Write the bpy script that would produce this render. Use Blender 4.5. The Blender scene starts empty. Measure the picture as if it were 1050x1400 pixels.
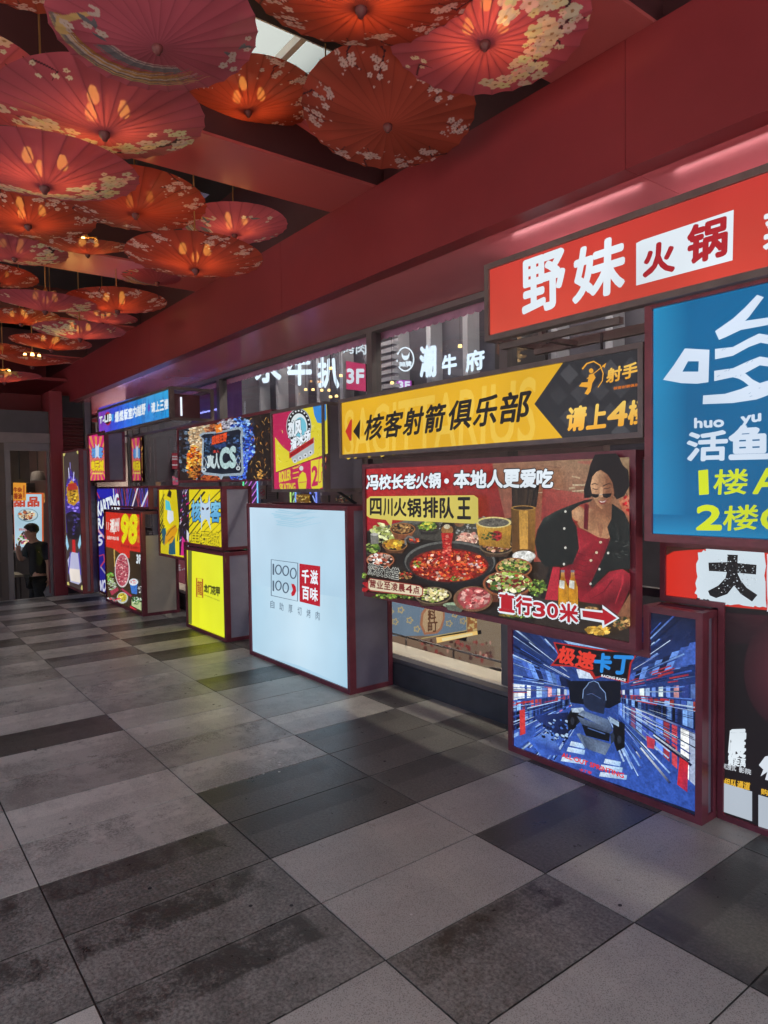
import bpy, bmesh, math, random
import numpy as np
from mathutils import Vector, Matrix, Quaternion
rnd = random.Random(7)
sc = bpy.context.scene
COL = sc.collection
R_ = math.radians

# ------------------------------------------------------------------ camera, sky, sun, exposure
H, F = 1.75, 944.0
YAW, PITCH, ROLL = 0.916712, 0.0394419, -0.0141018
fw = Vector((-math.sin(YAW)*math.cos(PITCH), math.cos(YAW)*math.cos(PITCH), -math.sin(PITCH)))
rt0 = Vector((math.cos(YAW), math.sin(YAW), 0)); up0 = rt0.cross(fw)
rt = math.cos(ROLL)*rt0 + math.sin(ROLL)*up0
up = -math.sin(ROLL)*rt0 + math.cos(ROLL)*up0
cd = bpy.data.cameras.new('camera'); cam = bpy.data.objects.new('camera', cd); COL.objects.link(cam)
M = Matrix((rt, up, -fw)).transposed().to_4x4(); M.translation = (0, 0, H); cam.matrix_world = M
cd.sensor_fit = 'VERTICAL'; cd.sensor_height = 36; cd.lens = F/1400*36
cd.clip_start = .05; cd.clip_end = 3000
sc.camera = cam
EXPO = 2.8
sc.view_settings.view_transform = 'Standard'; sc.view_settings.look = 'None'
sc.view_settings.exposure = EXPO; sc.view_settings.gamma = 1
sc.cycles.use_denoising = True
sc.cycles.max_bounces = 8; sc.cycles.transparent_max_bounces = 16
sc.cycles.sample_clamp_indirect = 4
W = bpy.data.worlds.new('World'); sc.world = W; W.use_nodes = True
nt = W.node_tree; bg = nt.nodes['Background']
sky = nt.nodes.new('ShaderNodeTexSky'); sky.sky_type = 'NISHITA'; sky.sun_disc = False
SUN_EL, SUN_AZ = 52, 20
sky.sun_elevation = R_(SUN_EL); sky.sun_rotation = R_(SUN_AZ); sky.dust_density = 10; sky.ozone_density = 0; sky.air_density = .5
nt.links.new(sky.outputs[0], bg.inputs[0]); bg.inputs[1].default_value = .125
sd = bpy.data.lights.new('sun', 'SUN'); so = bpy.data.objects.new('sun', sd); COL.objects.link(so)
sd.energy = 1.2; sd.angle = R_(12); sd.color = (1, .95, .88)
el, az = R_(SUN_EL), R_(SUN_AZ)
so.rotation_euler = Vector((-math.sin(az)*math.cos(el), -math.cos(az)*math.cos(el), -math.sin(el))).to_track_quat('-Z', 'Y').to_euler()
so.location = (0, 20, 30)
GLOW = 1.0/2**EXPO            # brightness of a backlit sheet

# ------------------------------------------------------------------ helpers
def ray(px, py): return fw + rt*((px-525)/F) - up*((py-700)/F)
def on(px, py, axis, v):
    r = ray(px, py); o = (0, 0, H)
    return Vector(o) + r*((v-o[axis])/r[axis])
def lin(c):
    return tuple((x/255/12.92 if x/255 <= .04045 else ((x/255+.055)/1.055)**2.4) for x in c[:3])

def link(o, parent=None):
    COL.objects.link(o)
    if parent: o.parent = parent
    return o
def tag(o, label=None, cat=None, group=None, kind=None):
    if label: o['label'] = label
    if cat: o['category'] = cat
    if group: o['group'] = group
    if kind: o['kind'] = kind
    return o
def thing(name, label, cat, loc=(0, 0, 0), group=None):
    o = bpy.data.objects.new(name, None); o.empty_display_size = .1; o.location = loc; link(o)
    return tag(o, label, cat, group)

class MB:
    """collects faces in world (or local) coordinates; build() links them as one mesh object"""
    def __init__(s): s.v = []; s.f = []; s.m = []; s.c = []; s.smooth = []
    def face(s, pts, m=0, cols=None, smooth=False):
        i = len(s.v); s.v += [tuple(p) for p in pts]; s.f.append(tuple(range(i, i+len(pts)))); s.m.append(m)
        s.c += list(cols) if cols else [(1, 1, 1)]*len(pts); s.smooth.append(smooth)
    def box(s, a, b, m=0):
        x0, y0, z0 = a; x1, y1, z1 = b
        p = [(x0,y0,z0),(x1,y0,z0),(x1,y1,z0),(x0,y1,z0),(x0,y0,z1),(x1,y0,z1),(x1,y1,z1),(x0,y1,z1)]
        for q in ((0,3,2,1),(4,5,6,7),(0,1,5,4),(1,2,6,5),(2,3,7,6),(3,0,4,7)): s.face([p[k] for k in q], m)
    def tube(s, p0, p1, r0, r1=None, n=10, m=0, cap=True):
        r1 = r0 if r1 is None else r1
        p0, p1 = Vector(p0), Vector(p1); d = (p1-p0).normalized()
        a = d.orthogonal().normalized(); b = d.cross(a)
        A = [p0+(a*math.cos(t)+b*math.sin(t))*r0 for t in [2*math.pi*k/n for k in range(n)]]
        B = [p1+(a*math.cos(t)+b*math.sin(t))*r1 for t in [2*math.pi*k/n for k in range(n)]]
        for k in range(n): s.face([A[k], A[(k+1)%n], B[(k+1)%n], B[k]], m, smooth=True)
        if cap: s.face(A[::-1], m); s.face(B, m)
    def lathe(s, c, prof, n=16, m=0):
        rows = [[(c[0]+r*math.cos(2*math.pi*k/n), c[1]+r*math.sin(2*math.pi*k/n), c[2]+z) for k in range(n)] for r, z in prof]
        for A, B in zip(rows, rows[1:]):
            for k in range(n): s.face([A[k], A[(k+1)%n], B[(k+1)%n], B[k]], m, smooth=True)
    def ring(s, outer, inner, y0, y1, m=0):
        """extruded frame between two outlines given as (x,z) lists"""
        n = len(outer)
        for i in range(n):
            j = (i+1) % n
            o0, o1, i0, i1 = outer[i], outer[j], inner[i], inner[j]
            P = lambda q, y: (q[0], y, q[1])
            s.face([P(o0,y0), P(o1,y0), P(i1,y0), P(i0,y0)], m)
            s.face([P(o0,y1), P(i0,y1), P(i1,y1), P(o1,y1)], m)
            s.face([P(o0,y0), P(o0,y1), P(o1,y1), P(o1,y0)], m)
            s.face([P(i0,y0), P(i1,y0), P(i1,y1), P(i0,y1)], m)
    def build(s, name, mats, parent=None, color=False, merge=True, local=False):
        me = bpy.data.meshes.new(name)
        off = Vector((0, 0, 0)) if local else Vector(parent_loc(parent))
        me.from_pydata([tuple(Vector(v)-off) for v in s.v], [], s.f)
        for m in (mats if isinstance(mats, (list, tuple)) else [mats]): me.materials.append(m)
        me.polygons.foreach_set('material_index', s.m)
        me.polygons.foreach_set('use_smooth', s.smooth)
        if color:
            a = me.color_attributes.new('Col', 'FLOAT_COLOR', 'CORNER')
            arr = np.ones((len(s.v), 4), np.float32); arr[:, :3] = np.array(s.c, np.float32)
            a.data.foreach_set('color', arr.ravel())
        elif merge:
            bm = bmesh.new(); bm.from_mesh(me); bmesh.ops.remove_doubles(bm, verts=bm.verts, dist=1e-5)
            bmesh.ops.recalc_face_normals(bm, faces=bm.faces); bm.to_mesh(me); bm.free()
        me.update()
        return link(bpy.data.objects.new(name, me), parent)
def parent_loc(p):
    v = Vector((0, 0, 0))
    while p is not None: v += p.location; p = p.parent
    return v

# ------------------------------------------------------------------ materials
def mat(name):
    m = bpy.data.materials.new(name); m.use_nodes = True; return m, m.node_tree, m.node_tree.nodes['Principled BSDF']
def N(t, kind, **kw):
    n = t.nodes.new(kind)
    for k, v in kw.items(): setattr(n, k, v)
    return n
def paint(name, srgb=None, rough=.5, metal=0, var=.18, scale=3, bump=0, albedo=None, spec=.5, stretch=(1,1,1), bscale=60):
    """a painted / plain surface with slight mottling, dust and unevenness"""
    m, t, b = mat(name); c = [min(.8, x*1.5) for x in (albedo or lin(srgb))]
    tc = N(t, 'ShaderNodeTexCoord'); mp = N(t, 'ShaderNodeMapping'); mp.inputs['Scale'].default_value = stretch
    geo = N(t, 'ShaderNodeNewGeometry')
    t.links.new(geo.outputs['Position'], mp.inputs[0])
    n1 = N(t, 'ShaderNodeTexNoise'); n1.inputs['Scale'].default_value = scale; n1.inputs['Detail'].default_value = 7
    n1.inputs['Roughness'].default_value = .62
    t.links.new(mp.outputs[0], n1.inputs['Vector'])
    r = N(t, 'ShaderNodeValToRGB'); t.links.new(n1.outputs['Fac'], r.inputs[0])
    r.color_ramp.elements[0].position = .3; r.color_ramp.elements[1].position = .7
    r.color_ramp.elements[0].color = (*[x*(1-var) for x in c], 1); r.color_ramp.elements[1].color = (*[min(1, x*(1+var)) for x in c], 1)
    t.links.new(r.outputs[0], b.inputs['Base Color'])
    rr = N(t, 'ShaderNodeMapRange'); rr.inputs['To Min'].default_value = max(.03, rough*.8); rr.inputs['To Max'].default_value = min(1, rough*1.25)
    t.links.new(n1.outputs['Fac'], rr.inputs['Value']); t.links.new(rr.outputs[0], b.inputs['Roughness'])
    b.inputs['Metallic'].default_value = metal; b.inputs['Specular IOR Level'].default_value = spec
    if bump:
        n2 = N(t, 'ShaderNodeTexNoise'); n2.inputs['Scale'].default_value = bscale; n2.inputs['Detail'].default_value = 3
        t.links.new(mp.outputs[0], n2.inputs['Vector'])
        bp = N(t, 'ShaderNodeBump'); bp.inputs['Strength'].default_value = bump; bp.inputs['Distance'].default_value = .01
        t.links.new(n2.outputs['Fac'], bp.inputs['Height']); t.links.new(bp.outputs[0], b.inputs['Normal'])
    return m
def backlit(name, k=1.0, uneven=.12):
    """printed sheet lit from behind by lamps inside the box; print colours come from the mesh"""
    m, t, b = mat(name)
    a = N(t, 'ShaderNodeAttribute', attribute_name='Col')
    geo = N(t, 'ShaderNodeNewGeometry')
    n1 = N(t, 'ShaderNodeTexNoise'); n1.inputs['Scale'].default_value = 1.6; n1.inputs['Detail'].default_value = 2
    t.links.new(geo.outputs['Position'], n1.inputs['Vector'])
    r = N(t, 'ShaderNodeMapRange'); r.inputs['From Min'].default_value = .3; r.inputs['From Max'].default_value = .7
    r.inputs['To Min'].default_value = GLOW*k*(1-uneven); r.inputs['To Max'].default_value = GLOW*k*(1+uneven)
    t.links.new(n1.outputs['Fac'], r.inputs['Value'])
    b.inputs['Base Color'].default_value = (.02, .02, .02, 1); b.inputs['Roughness'].default_value = .35
    b.inputs['Specular IOR Level'].default_value = .2
    t.links.new(a.outputs['Color'], b.inputs['Emission Color']); t.links.new(r.outputs[0], b.inputs['Emission Strength'])
    return m
def picture(name, k=1.0):
    m = backlit(name, k, .1); t = m.node_tree; b = t.nodes['Principled BSDF']
    geo = N(t, 'ShaderNodeNewGeometry'); src = b.inputs['Emission Color'].links[0].from_socket
    f = None
    for sc_, lo, hi in ((26, .78, 1.2), (90, .72, 1.26)):
        n = N(t, 'ShaderNodeTexNoise'); n.inputs['Scale'].default_value = sc_; n.inputs['Detail'].default_value = 4; t.links.new(geo.outputs['Position'], n.inputs['Vector'])
        r = N(t, 'ShaderNodeMapRange'); r.inputs['From Min'].default_value = .3; r.inputs['From Max'].default_value = .7; r.inputs['To Min'].default_value = lo; r.inputs['To Max'].default_value = hi
        t.links.new(n.outputs['Fac'], r.inputs['Value']); v = N(t, 'ShaderNodeVectorMath', operation='SCALE'); t.links.new(src, v.inputs[0]); t.links.new(r.outputs[0], v.inputs['Scale']); src = v.outputs[0]
    t.links.new(src, b.inputs['Emission Color']); return m
def printed(name, rough=.6):
    m, t, b = mat(name); a = N(t, 'ShaderNodeAttribute', attribute_name='Col')
    t.links.new(a.outputs['Color'], b.inputs['Base Color']); b.inputs['Roughness'].default_value = rough
    return m
def glowing(name, srgb, k):
    m, t, b = mat(name); c = lin(srgb)
    b.inputs['Base Color'].default_value = (*[x*.5 for x in c], 1)
    b.inputs['Emission Color'].default_value = (*c, 1); b.inputs['Emission Strength'].default_value = k*GLOW
    return m
def glass(name, tint=(.86, .9, .92), refl=1.0):
    m, t, b = mat(name); t.nodes.remove(b); out = t.nodes['Material Output']
    tr = N(t, 'ShaderNodeBsdfTransparent'); tr.inputs[0].default_value = (*tint, 1)
    gl = N(t, 'ShaderNodeBsdfGlossy'); gl.inputs['Roughness'].default_value = .02
    fr = N(t, 'ShaderNodeFresnel'); fr.inputs[0].default_value = 1.5
    mu = N(t, 'ShaderNodeMath', operation='MULTIPLY'); mu.inputs[1].default_value = refl
    t.links.new(fr.outputs[0], mu.inputs[0])
    mx = N(t, 'ShaderNodeMixShader'); t.links.new(mu.outputs[0], mx.inputs[0])
    t.links.new(tr.outputs[0], mx.inputs[1]); t.links.new(gl.outputs[0], mx.inputs[2]); t.links.new(mx.outputs[0], out.inputs[0])
    return m

M_frame = paint('maroon_frame_paint', (98, 44, 52), .38, var=.22, scale=9, spec=.5)
M_dframe = paint('dark_bronze_frame', (84, 74, 72), .4, var=.2, scale=8)
M_side = paint('grey_side_sheet', (128, 126, 138), .42, var=.15, scale=2.5)
M_sidedark = paint('dark_side_sheet', (96, 92, 102), .4, var=.18, scale=2.5)
M_beige = paint('beige_side_sheet', (160, 152, 134), .5, var=.12, scale=2)
M_back = paint('black_back_sheet', (30, 28, 30), .6)
M_red = paint('red_gloss_panel', (98, 32, 37), .4, var=.12, scale=1.3, spec=.35)
M_soffit = paint('red_soffit_panel', (232, 100, 108), .2, var=.05, scale=1.2, metal=.35, spec=.8)
M_beam = paint('red_beam_panel', (138, 64, 64), .3, var=.1, scale=1.2)
M_shaded = paint('shaded_maroon', (52, 20, 24), .6)  # maroon darkened to carry the shade of the roof recess and beam sides
M_dark = paint('dark_roof_void', (44, 42, 46), .7)
M_alu = paint('aluminium_mullion', (92, 88, 88), .4, metal=.5, var=.12)
M_print = backlit('backlit_print'); M_white2 = backlit('white_backlit_print', 1.1, .06); M_strong = backlit('strong_backlit_print', 1.25, .06)
M_bright = backlit('bright_lettering', 1.5, .05)
M_printglow = backlit('dim_glow_print', .75)  # dim self-glow put into mural, poster, picture and notice prints
M_pic = picture('picture_print')
M_paper = printed('printed_paper')
M_glass = glass('shop_glass')
M_glassdoor = glass('door_glass', (.94, .95, .95), .25)

# ------------------------------------------------------------------ drawing prints on a sign face (photo pixels -> point on the sheet's own plane)
TXT = {}
def glyphs(s, res=3):
    if (s, res) in TXT: return TXT[(s, res)]
    c = bpy.data.curves.new('lettering', 'FONT'); c.body = s; c.resolution_u = res
    o = bpy.data.objects.new('lettering', c); COL.objects.link(o)
    dg = bpy.context.evaluated_depsgraph_get(); dg.update()
    me = bpy.data.meshes.new_from_object(o.evaluated_get(dg))
    v = np.array([q.co[:2] for q in me.vertices]); f = [tuple(p.vertices) for p in me.polygons]
    bpy.data.objects.remove(o); bpy.data.curves.remove(c); bpy.data.meshes.remove(me)
    mn, mx = v.min(0), v.max(0); asp = (mx[0]-mn[0])/(mx[1]-mn[1])
    TXT[(s, res)] = ((v-mn)/(mx-mn), f, asp)
    return TXT[(s, res)]

class Art:
    STEP = 1.6e-5
    def __init__(s, Y, axis=1, sign=-1):
        s.Y = Y; s.axis = axis; s.sign = sign; s.mb = MB(); s.n = 0; s.cr = (0, 0, 1, 1); s.clip = None; s.xmax = None
    def crop(s, ox, oy, k): s.cr = (ox, oy, k); return s
    def px(s, p): return (s.cr[0]+p[0]*s.cr[2], s.cr[1]+p[1]*s.cr[2])
    def w(s, p, raw=False):
        q = p if raw else s.px(p); P = on(q[0], q[1], s.axis, s.Y); P[s.axis] = s.Y + s.sign*s.n*s.STEP; return P
    def _clip(s, pts, cols):
        for i in range(len(s.clip)):
            a, b = s.clip[i], s.clip[(i+1) % len(s.clip)]
            ins = lambda p: (b[0]-a[0])*(p[1]-a[1])-(b[1]-a[1])*(p[0]-a[0]) >= 0
            np_, nc = [], []
            for k in range(len(pts)):
                p, q, c, d = pts[k-1], pts[k], cols[k-1], cols[k]
                ip, iq = ins(p), ins(q)
                if ip != iq:
                    den = (b[0]-a[0])*(q[1]-p[1])-(b[1]-a[1])*(q[0]-p[0])
                    t = ((b[1]-a[1])*(p[0]-a[0])-(b[0]-a[0])*(p[1]-a[1]))/den if den else 0
                    np_.append((p[0]+(q[0]-p[0])*t, p[1]+(q[1]-p[1])*t)); nc.append(tuple(c[z]+(d[z]-c[z])*t for z in range(3)))
                if iq: np_.append(q); nc.append(d)
            pts, cols = np_, nc
            if len(pts) < 3: return [], []
        return pts, cols
    def poly(s, pts, col, cols=None, keep=False):
        if not keep: s.n += 1
        cc = [lin(c) for c in cols] if cols else [lin(col)]*len(pts)
        pts = [s.px(p) for p in pts]
        if s.clip:
            pts, cc = s._clip(pts, cc)
            if not pts: return
        s.mb.face([s.w(p, True) for p in pts], 0, cc)
    def rect(s, x0, y0, x1, y1, col): s.poly([(x0,y0),(x1,y0),(x1,y1),(x0,y1)], col)
    def quad(s, p, cols): s.poly(p, None, cols)
    def ell(s, cx, cy, rx, ry, col, n=28, rot=0, a0=0, a1=360, edge=None):
        c, d = math.cos(R_(rot)), math.sin(R_(rot)); P = []
        for k in range(n + (0 if a1-a0 >= 360 else 1)):
            t = R_(a0+(a1-a0)*k/n); x, y = rx*math.cos(t), ry*math.sin(t); P.append((cx+x*c-y*d, cy+x*d+y*c))
        if edge:
            s.n += 1
            for k in range(len(P)):
                s.poly([(cx, cy), P[k-1], P[k]], None, [col, edge, edge], keep=True)
        else: s.poly(P, col)
    def line(s, pts, w, col, w1=None, closed=False):
        s.n += 1; pts = list(pts) + ([pts[0]] if closed else []); n = len(pts)
        w1 = w if w1 is None else w1
        L, Rr = [], []
        for i, p in enumerate(pts):
            a = pts[max(0, i-1)]; b = pts[min(n-1, i+1)]
            if closed and i in (0, n-1): a, b = pts[n-2], pts[1]
            dx, dy = b[0]-a[0], b[1]-a[1]; l = math.hypot(dx, dy) or 1; ww = (w+(w1-w)*i/(n-1))/2
            L.append((p[0]-dy/l*ww, p[1]+dx/l*ww)); Rr.append((p[0]+dy/l*ww, p[1]-dx/l*ww))
        for i in range(n-1): s.poly([L[i], L[i+1], Rr[i+1], Rr[i]], col, keep=True)
    def text(s, t, bl, br, tl, col, bold=.02, out=None, ow=.05, col2=None, res=3):
        """lettering whose ink box is mapped on the parallelogram bottom-left, bottom-right, top-left"""
        v, f, asp = glyphs(t, res)
        A = s.w(bl); U = s.w(br)-A; V = s.w(tl)-A; hh = V.length or 1; ll = U.length or 1
        def stamp(r, c, c2=None):
            offs = [(0, 0)] if r <= 0 else [(r*math.cos(k*math.pi/4), r*math.sin(k*math.pi/4)) for k in range(8)]+[(0, 0)]
            cl = lin(c); cl2 = lin(c2) if c2 else cl
            for ox, oz in offs:
                s.n += 1
                P = [A + U*(a[0]+ox*hh/ll) + V*(a[1]+oz) for a in v]
                for p in P: p[s.axis] = s.Y + s.sign*s.n*s.STEP
                for q in f:
                    if s.xmax is not None and max(P[i].x for i in q) > s.xmax: continue
                    s.mb.face([P[i] for i in q], 0, [tuple(cl[z]+(cl2[z]-cl[z])*v[i][1] for z in range(3)) for i in q])
        if out: stamp(bold+ow, out)
        stamp(bold, col, col2)
    def bits(s, cx, cy, rx, ry, cols, n, size, squash=.7, rg=None, elong=1):
        g = rg or rnd
        for _ in range(n):
            t = g.uniform(0, 2*math.pi); q = math.sqrt(g.random()); x, y = cx+rx*q*math.cos(t), cy+ry*q*math.sin(t)
            c = g.choice(cols); d = g.uniform(.75, 1.2); c = tuple(min(255, a*d) for a in c)
            k = size*g.uniform(.5, 1.3); r0 = g.uniform(0, 6.28); m = g.choice((4, 5, 6))
            cr, sr = math.cos(r0), math.sin(r0)
            P = []
            for j in range(m):
                a = 6.283*j/m; u, w_ = k*elong*math.cos(a)*g.uniform(.7, 1.1), k*math.sin(a)*g.uniform(.7, 1.1)
                P.append((x+u*cr-w_*sr, y+(u*sr+w_*cr)*squash))
            s.poly(P, c)
    def bowl(s, cx, cy, rx, ry, rim, body, cols, n, size, depth=.8, inner=(40, 30, 25)):
        s.poly([(cx-rx, cy), (cx+rx, cy), (cx+rx*.6, cy+ry*(.9+depth)), (cx-rx*.6, cy+ry*(.9+depth))], body)
        s.ell(cx, cy, rx, ry, rim); s.ell(cx, cy, rx*.9, ry*.86, inner)
        s.bits(cx, cy-ry*.1, rx*.8, ry*.75, cols, n, size)

# ------------------------------------------------------------------ pavement and ground
def tile_material():
    m, t, b = mat('stone_paving')
    a = N(t, 'ShaderNodeAttribute', attribute_name='Col'); sp = N(t, 'ShaderNodeSeparateColor'); t.links.new(a.outputs['Color'], sp.inputs[0])
    geo = N(t, 'ShaderNodeNewGeometry')
    def noise(scale, det=5, rough=.6, dist=0):
        n = N(t, 'ShaderNodeTexNoise'); n.inputs['Scale'].default_value = scale; n.inputs['Detail'].default_value = det
        n.inputs['Roughness'].default_value = rough; n.inputs['Distortion'].default_value = dist
        t.links.new(geo.outputs['Position'], n.inputs['Vector']); return n.outputs['Fac']
    def math_(op, x, y):
        n = N(t, 'ShaderNodeMath', operation=op)
        for i, q in enumerate((x, y)):
            if isinstance(q, (int, float)): n.inputs[i].default_value = q
            else: t.links.new(q, n.inputs[i])
        return n.outputs[0]
    def rng(v, a0, a1, b0, b1):
        n = N(t, 'ShaderNodeMapRange'); t.links.new(v, n.inputs['Value'])
        for k, q in zip(('From Min', 'From Max', 'To Min', 'To Max'), (a0, a1, b0, b1)): n.inputs[k].default_value = q
        return n.outputs[0]
    tone, stain, speck = sp.outputs[0], sp.outputs[1], sp.outputs[2]
    big = noise(2.3, 8, .66, .3); mid = noise(9, 8, .72); fine = noise(70, 3, .7); grain = noise(260, 2, .6)
    # grime patches: darken light stones, lighten dark ones
    st = math_('MULTIPLY', stain, rng(math_('ADD', math_('ADD', math_('MULTIPLY', big, .48), math_('MULTIPLY', mid, .40)), math_('MULTIPLY', fine, .12)), .462, .548, 0, 1))
    st = math_('MULTIPLY', st, rng(fine, .35, .6, .25, 1))
    mix1 = N(t, 'ShaderNodeMix', data_type='FLOAT'); t.links.new(st, mix1.inputs[0]); t.links.new(tone, mix1.inputs[2])
    targ = math_('ADD', math_('MULTIPLY', rng(tone, .07, .1, 0, 1), -.14), .18); t.links.new(rng(targ, .04, .18, .06, .115), mix1.inputs[3])
    v = mix1.outputs[0]
    # dusty worn edges of each slab
    uvn = N(t, 'ShaderNodeUVMap', uv_map='tile'); su = N(t, 'ShaderNodeSeparateXYZ'); t.links.new(uvn.outputs[0], su.inputs[0])
    sz = N(t, 'ShaderNodeAttribute', attribute_name='Size'); ss = N(t, 'ShaderNodeSeparateXYZ'); t.links.new(sz.outputs['Vector'], ss.inputs[0])
    du = math_('MINIMUM', su.outputs[0], math_('SUBTRACT', ss.outputs[0], su.outputs[0])); dv = math_('MINIMUM', su.outputs[1], math_('SUBTRACT', ss.outputs[1], su.outputs[1]))
    ed = math_('ADD', math_('MINIMUM', du, dv), math_('MULTIPLY', math_('SUBTRACT', mid, .5), -.10))
    em = math_('MULTIPLY', rng(ed, .0, .035, 1, 0), rng(fine, .3, .62, .15, .8))
    mix2 = N(t, 'ShaderNodeMix', data_type='FLOAT'); t.links.new(math_('MULTIPLY', em, math_('ADD', math_('MULTIPLY', stain, .6), .2)), mix2.inputs[0]); t.links.new(v, mix2.inputs[2]); mix2.inputs[3].default_value = .17
    v = mix2.outputs[0]
    v = math_('MULTIPLY', v, rng(mid, .3, .7, .86, 1.14))
    v = math_('MULTIPLY', v, rng(fine, .3, .7, .9, 1.1))
    vo = N(t, 'ShaderNodeTexVoronoi'); vo.inputs['Scale'].default_value = 150; t.links.new(geo.outputs['Position'], vo.inputs['Vector'])
    dots = rng(vo.outputs['Distance'], .15, .45, .55, 1.1)
    dm = N(t, 'ShaderNodeMix', data_type='FLOAT'); t.links.new(speck, dm.inputs[0]); dm.inputs[2].default_value = 1; t.links.new(dots, dm.inputs[3])
    v = math_('MULTIPLY', v, dm.outputs[0])
    v = math_('MULTIPLY', v, rng(grain, .3, .7, .82, 1.18))
    cc = N(t, 'ShaderNodeCombineColor')
    t.links.new(math_('MULTIPLY', v, 1.66), cc.inputs[0]); t.links.new(math_('MULTIPLY', v, 1.59), cc.inputs[1]); t.links.new(math_('MULTIPLY', v, 1.33), cc.inputs[2])
    t.links.new(cc.outputs[0], b.inputs['Base Color'])
    t.links.new(rng(mid, .3, .7, .24, .46), b.inputs['Roughness']); b.inputs['Specular IOR Level'].default_value = .45
    bp = N(t, 'ShaderNodeBump'); bp.inputs['Strength'].default_value = .35; bp.inputs['Distance'].default_value = .004
    t.links.new(math_('ADD', fine, math_('MULTIPLY', grain, .6)), bp.inputs['Height']); t.links.new(bp.outputs[0], b.inputs['Normal'])
    return m
X0, TX, Y0, TY = -2.4211, .44436, -.31544, .90440
XEND = -12.3
DK, LT, MD = .03, .25, .085
# (row, column): (tone, stain, speckle) as read from the photograph
T = {}
def tl(k, **kw):
    for j, v in kw.items(): T[(k, int(j[1:].replace('m', '-')))] = v
dark, darkst, light, lightst, warm, med, medst, black = (DK, .15, .1), (DK, .95, .25), (LT, .25, 1), (.32, .85, .3), (.34, .5, .5), (.23, .5, .3), (.25, .95, .2), (.032, 0, 0)
tl(2, j1=darkst, j2=light, j0=light, jm1=light, jm2=dark, jm3=dark, jm4=lightst, jm5=medst, jm6=warm, jm7=warm, jm8=medst, jm9=lightst, jm10=med, jm11=warm, jm12=darkst, jm13=warm, jm14=medst, j3=light, j4=dark)
tl(1, j0=darkst, jm1=darkst, jm2=(DK, .5, .1), jm3=lightst, jm4=warm, jm5=medst, jm6=lightst, jm7=black, jm8=warm, jm9=lightst, jm10=warm, jm11=medst, jm12=lightst, jm13=medst, j1=light, j2=light, j3=darkst)
tl(0, j0=warm, jm1=darkst, jm2=darkst, jm3=lightst, jm4=warm, jm5=medst, j1=darkst)
tl(3, j2=(.038, .1, .1), j1=light, j0=(.034, .1, .1), jm1=light, jm2=(.055, .35, .2), jm3=(.06, .3, .2), jm4=(.055, .2, .2), jm5=warm, jm6=med, jm7=med, jm8=dark, jm9=med, jm10=med, jm11=dark, jm12=warm, jm13=dark, jm14=warm, jm15=dark, jm16=warm, jm17=dark, j3=dark)
for j_ in range(13, 24):
    T[(2, -j_)] = warm if j_ % 2 else darkst
    T[(1, -j_)] = (warm, medst, warm, dark)[j_ % 4]; T[(3, -j_)] = (warm, dark)[j_ % 2]; T[(0, -j_)] = (lightst, warm, darkst)[j_ % 3]
def pavement():
    mb = MB(); g = .004; uvs = []
    kinds = [dark, darkst, light, lightst, warm, med, medst]
    r2 = random.Random(3)
    for k in range(-9, 5):
        ya, yb = Y0+k*TY, Y0+(k+1)*TY
        yb = min(yb, 3.73)
        for j in range(-23, 14):
            xa, xb = X0+j*TX, X0+(j+1)*TX
            if xb < XEND: continue
            xa = max(xa, XEND)
            v = T.get((k, j))
            if v is None: v = r2.choice(kinds if k < 4 else [dark, med, med, (.06, .4, .2)])
            v = (v[0]*r2.uniform(.93, 1.07), v[1], v[2])
            uvs.append((len(mb.v), xb-xa, yb-ya)); mb.face([(xa+g, ya+g, 0), (xb-g, ya+g, 0), (xb-g, yb-g, 0), (xa+g, yb-g, 0)], 0, [v]*4)
            for p, q in (((xa+g, ya+g), (xb-g, ya+g)), ((xb-g, ya+g), (xb-g, yb-g)), ((xb-g, yb-g), (xa+g, yb-g)), ((xa+g, yb-g), (xa+g, ya+g))):
                mb.face([(*p, 0), (*p, -.004), (*q, -.004), (*q, 0)], 0, [v]*4)
    x0, x1, y0, y1 = XEND, X0+14*TX, Y0-9*TY, 3.73
    c = (.022, 0, 0)
    mb.face([(x0,y0,-.004),(x1,y0,-.004),(x1,y1,-.004),(x0,y1,-.004)], 0, [c]*4)
    for p, q in (((x0,y0),(x1,y0)), ((x1,y0),(x1,y1)), ((x1,y1),(x0,y1)), ((x0,y1),(x0,y0))):
        mb.face([(*p,-.004),(*q,-.004),(*q,-.8),(*p,-.8)], 0, [c]*4)
    o = mb.build('pavement', tile_material(), None, color=True)
    uv = o.data.uv_layers.new(name='tile'); a = np.full((len(mb.v), 2), .5, np.float32)
    for i, w_, h_ in uvs: a[i:i+4] = [(0, 0), (w_, 0), (w_, h_), (0, h_)]
    ex = o.data.attributes.new('Size', 'FLOAT_VECTOR', 'CORNER'); b_ = np.full((len(mb.v), 3), 1, np.float32)
    for i, w_, h_ in uvs: b_[i:i+4] = (w_, h_, 0)
    uv.data.foreach_set('uv', a.ravel()); ex.data.foreach_set('vector', b_.ravel())
    return tag(o, kind='structure')
pavement()
mb = MB(); mb.face([(-400,-400,-.8),(400,-400,-.8),(400,400,-.8),(-400,400,-.8)])
tag(mb.build('ground', paint('grey_street', albedo=(.16, .16, .16), rough=.8, scale=.5, bump=.2)), kind='structure')

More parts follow.
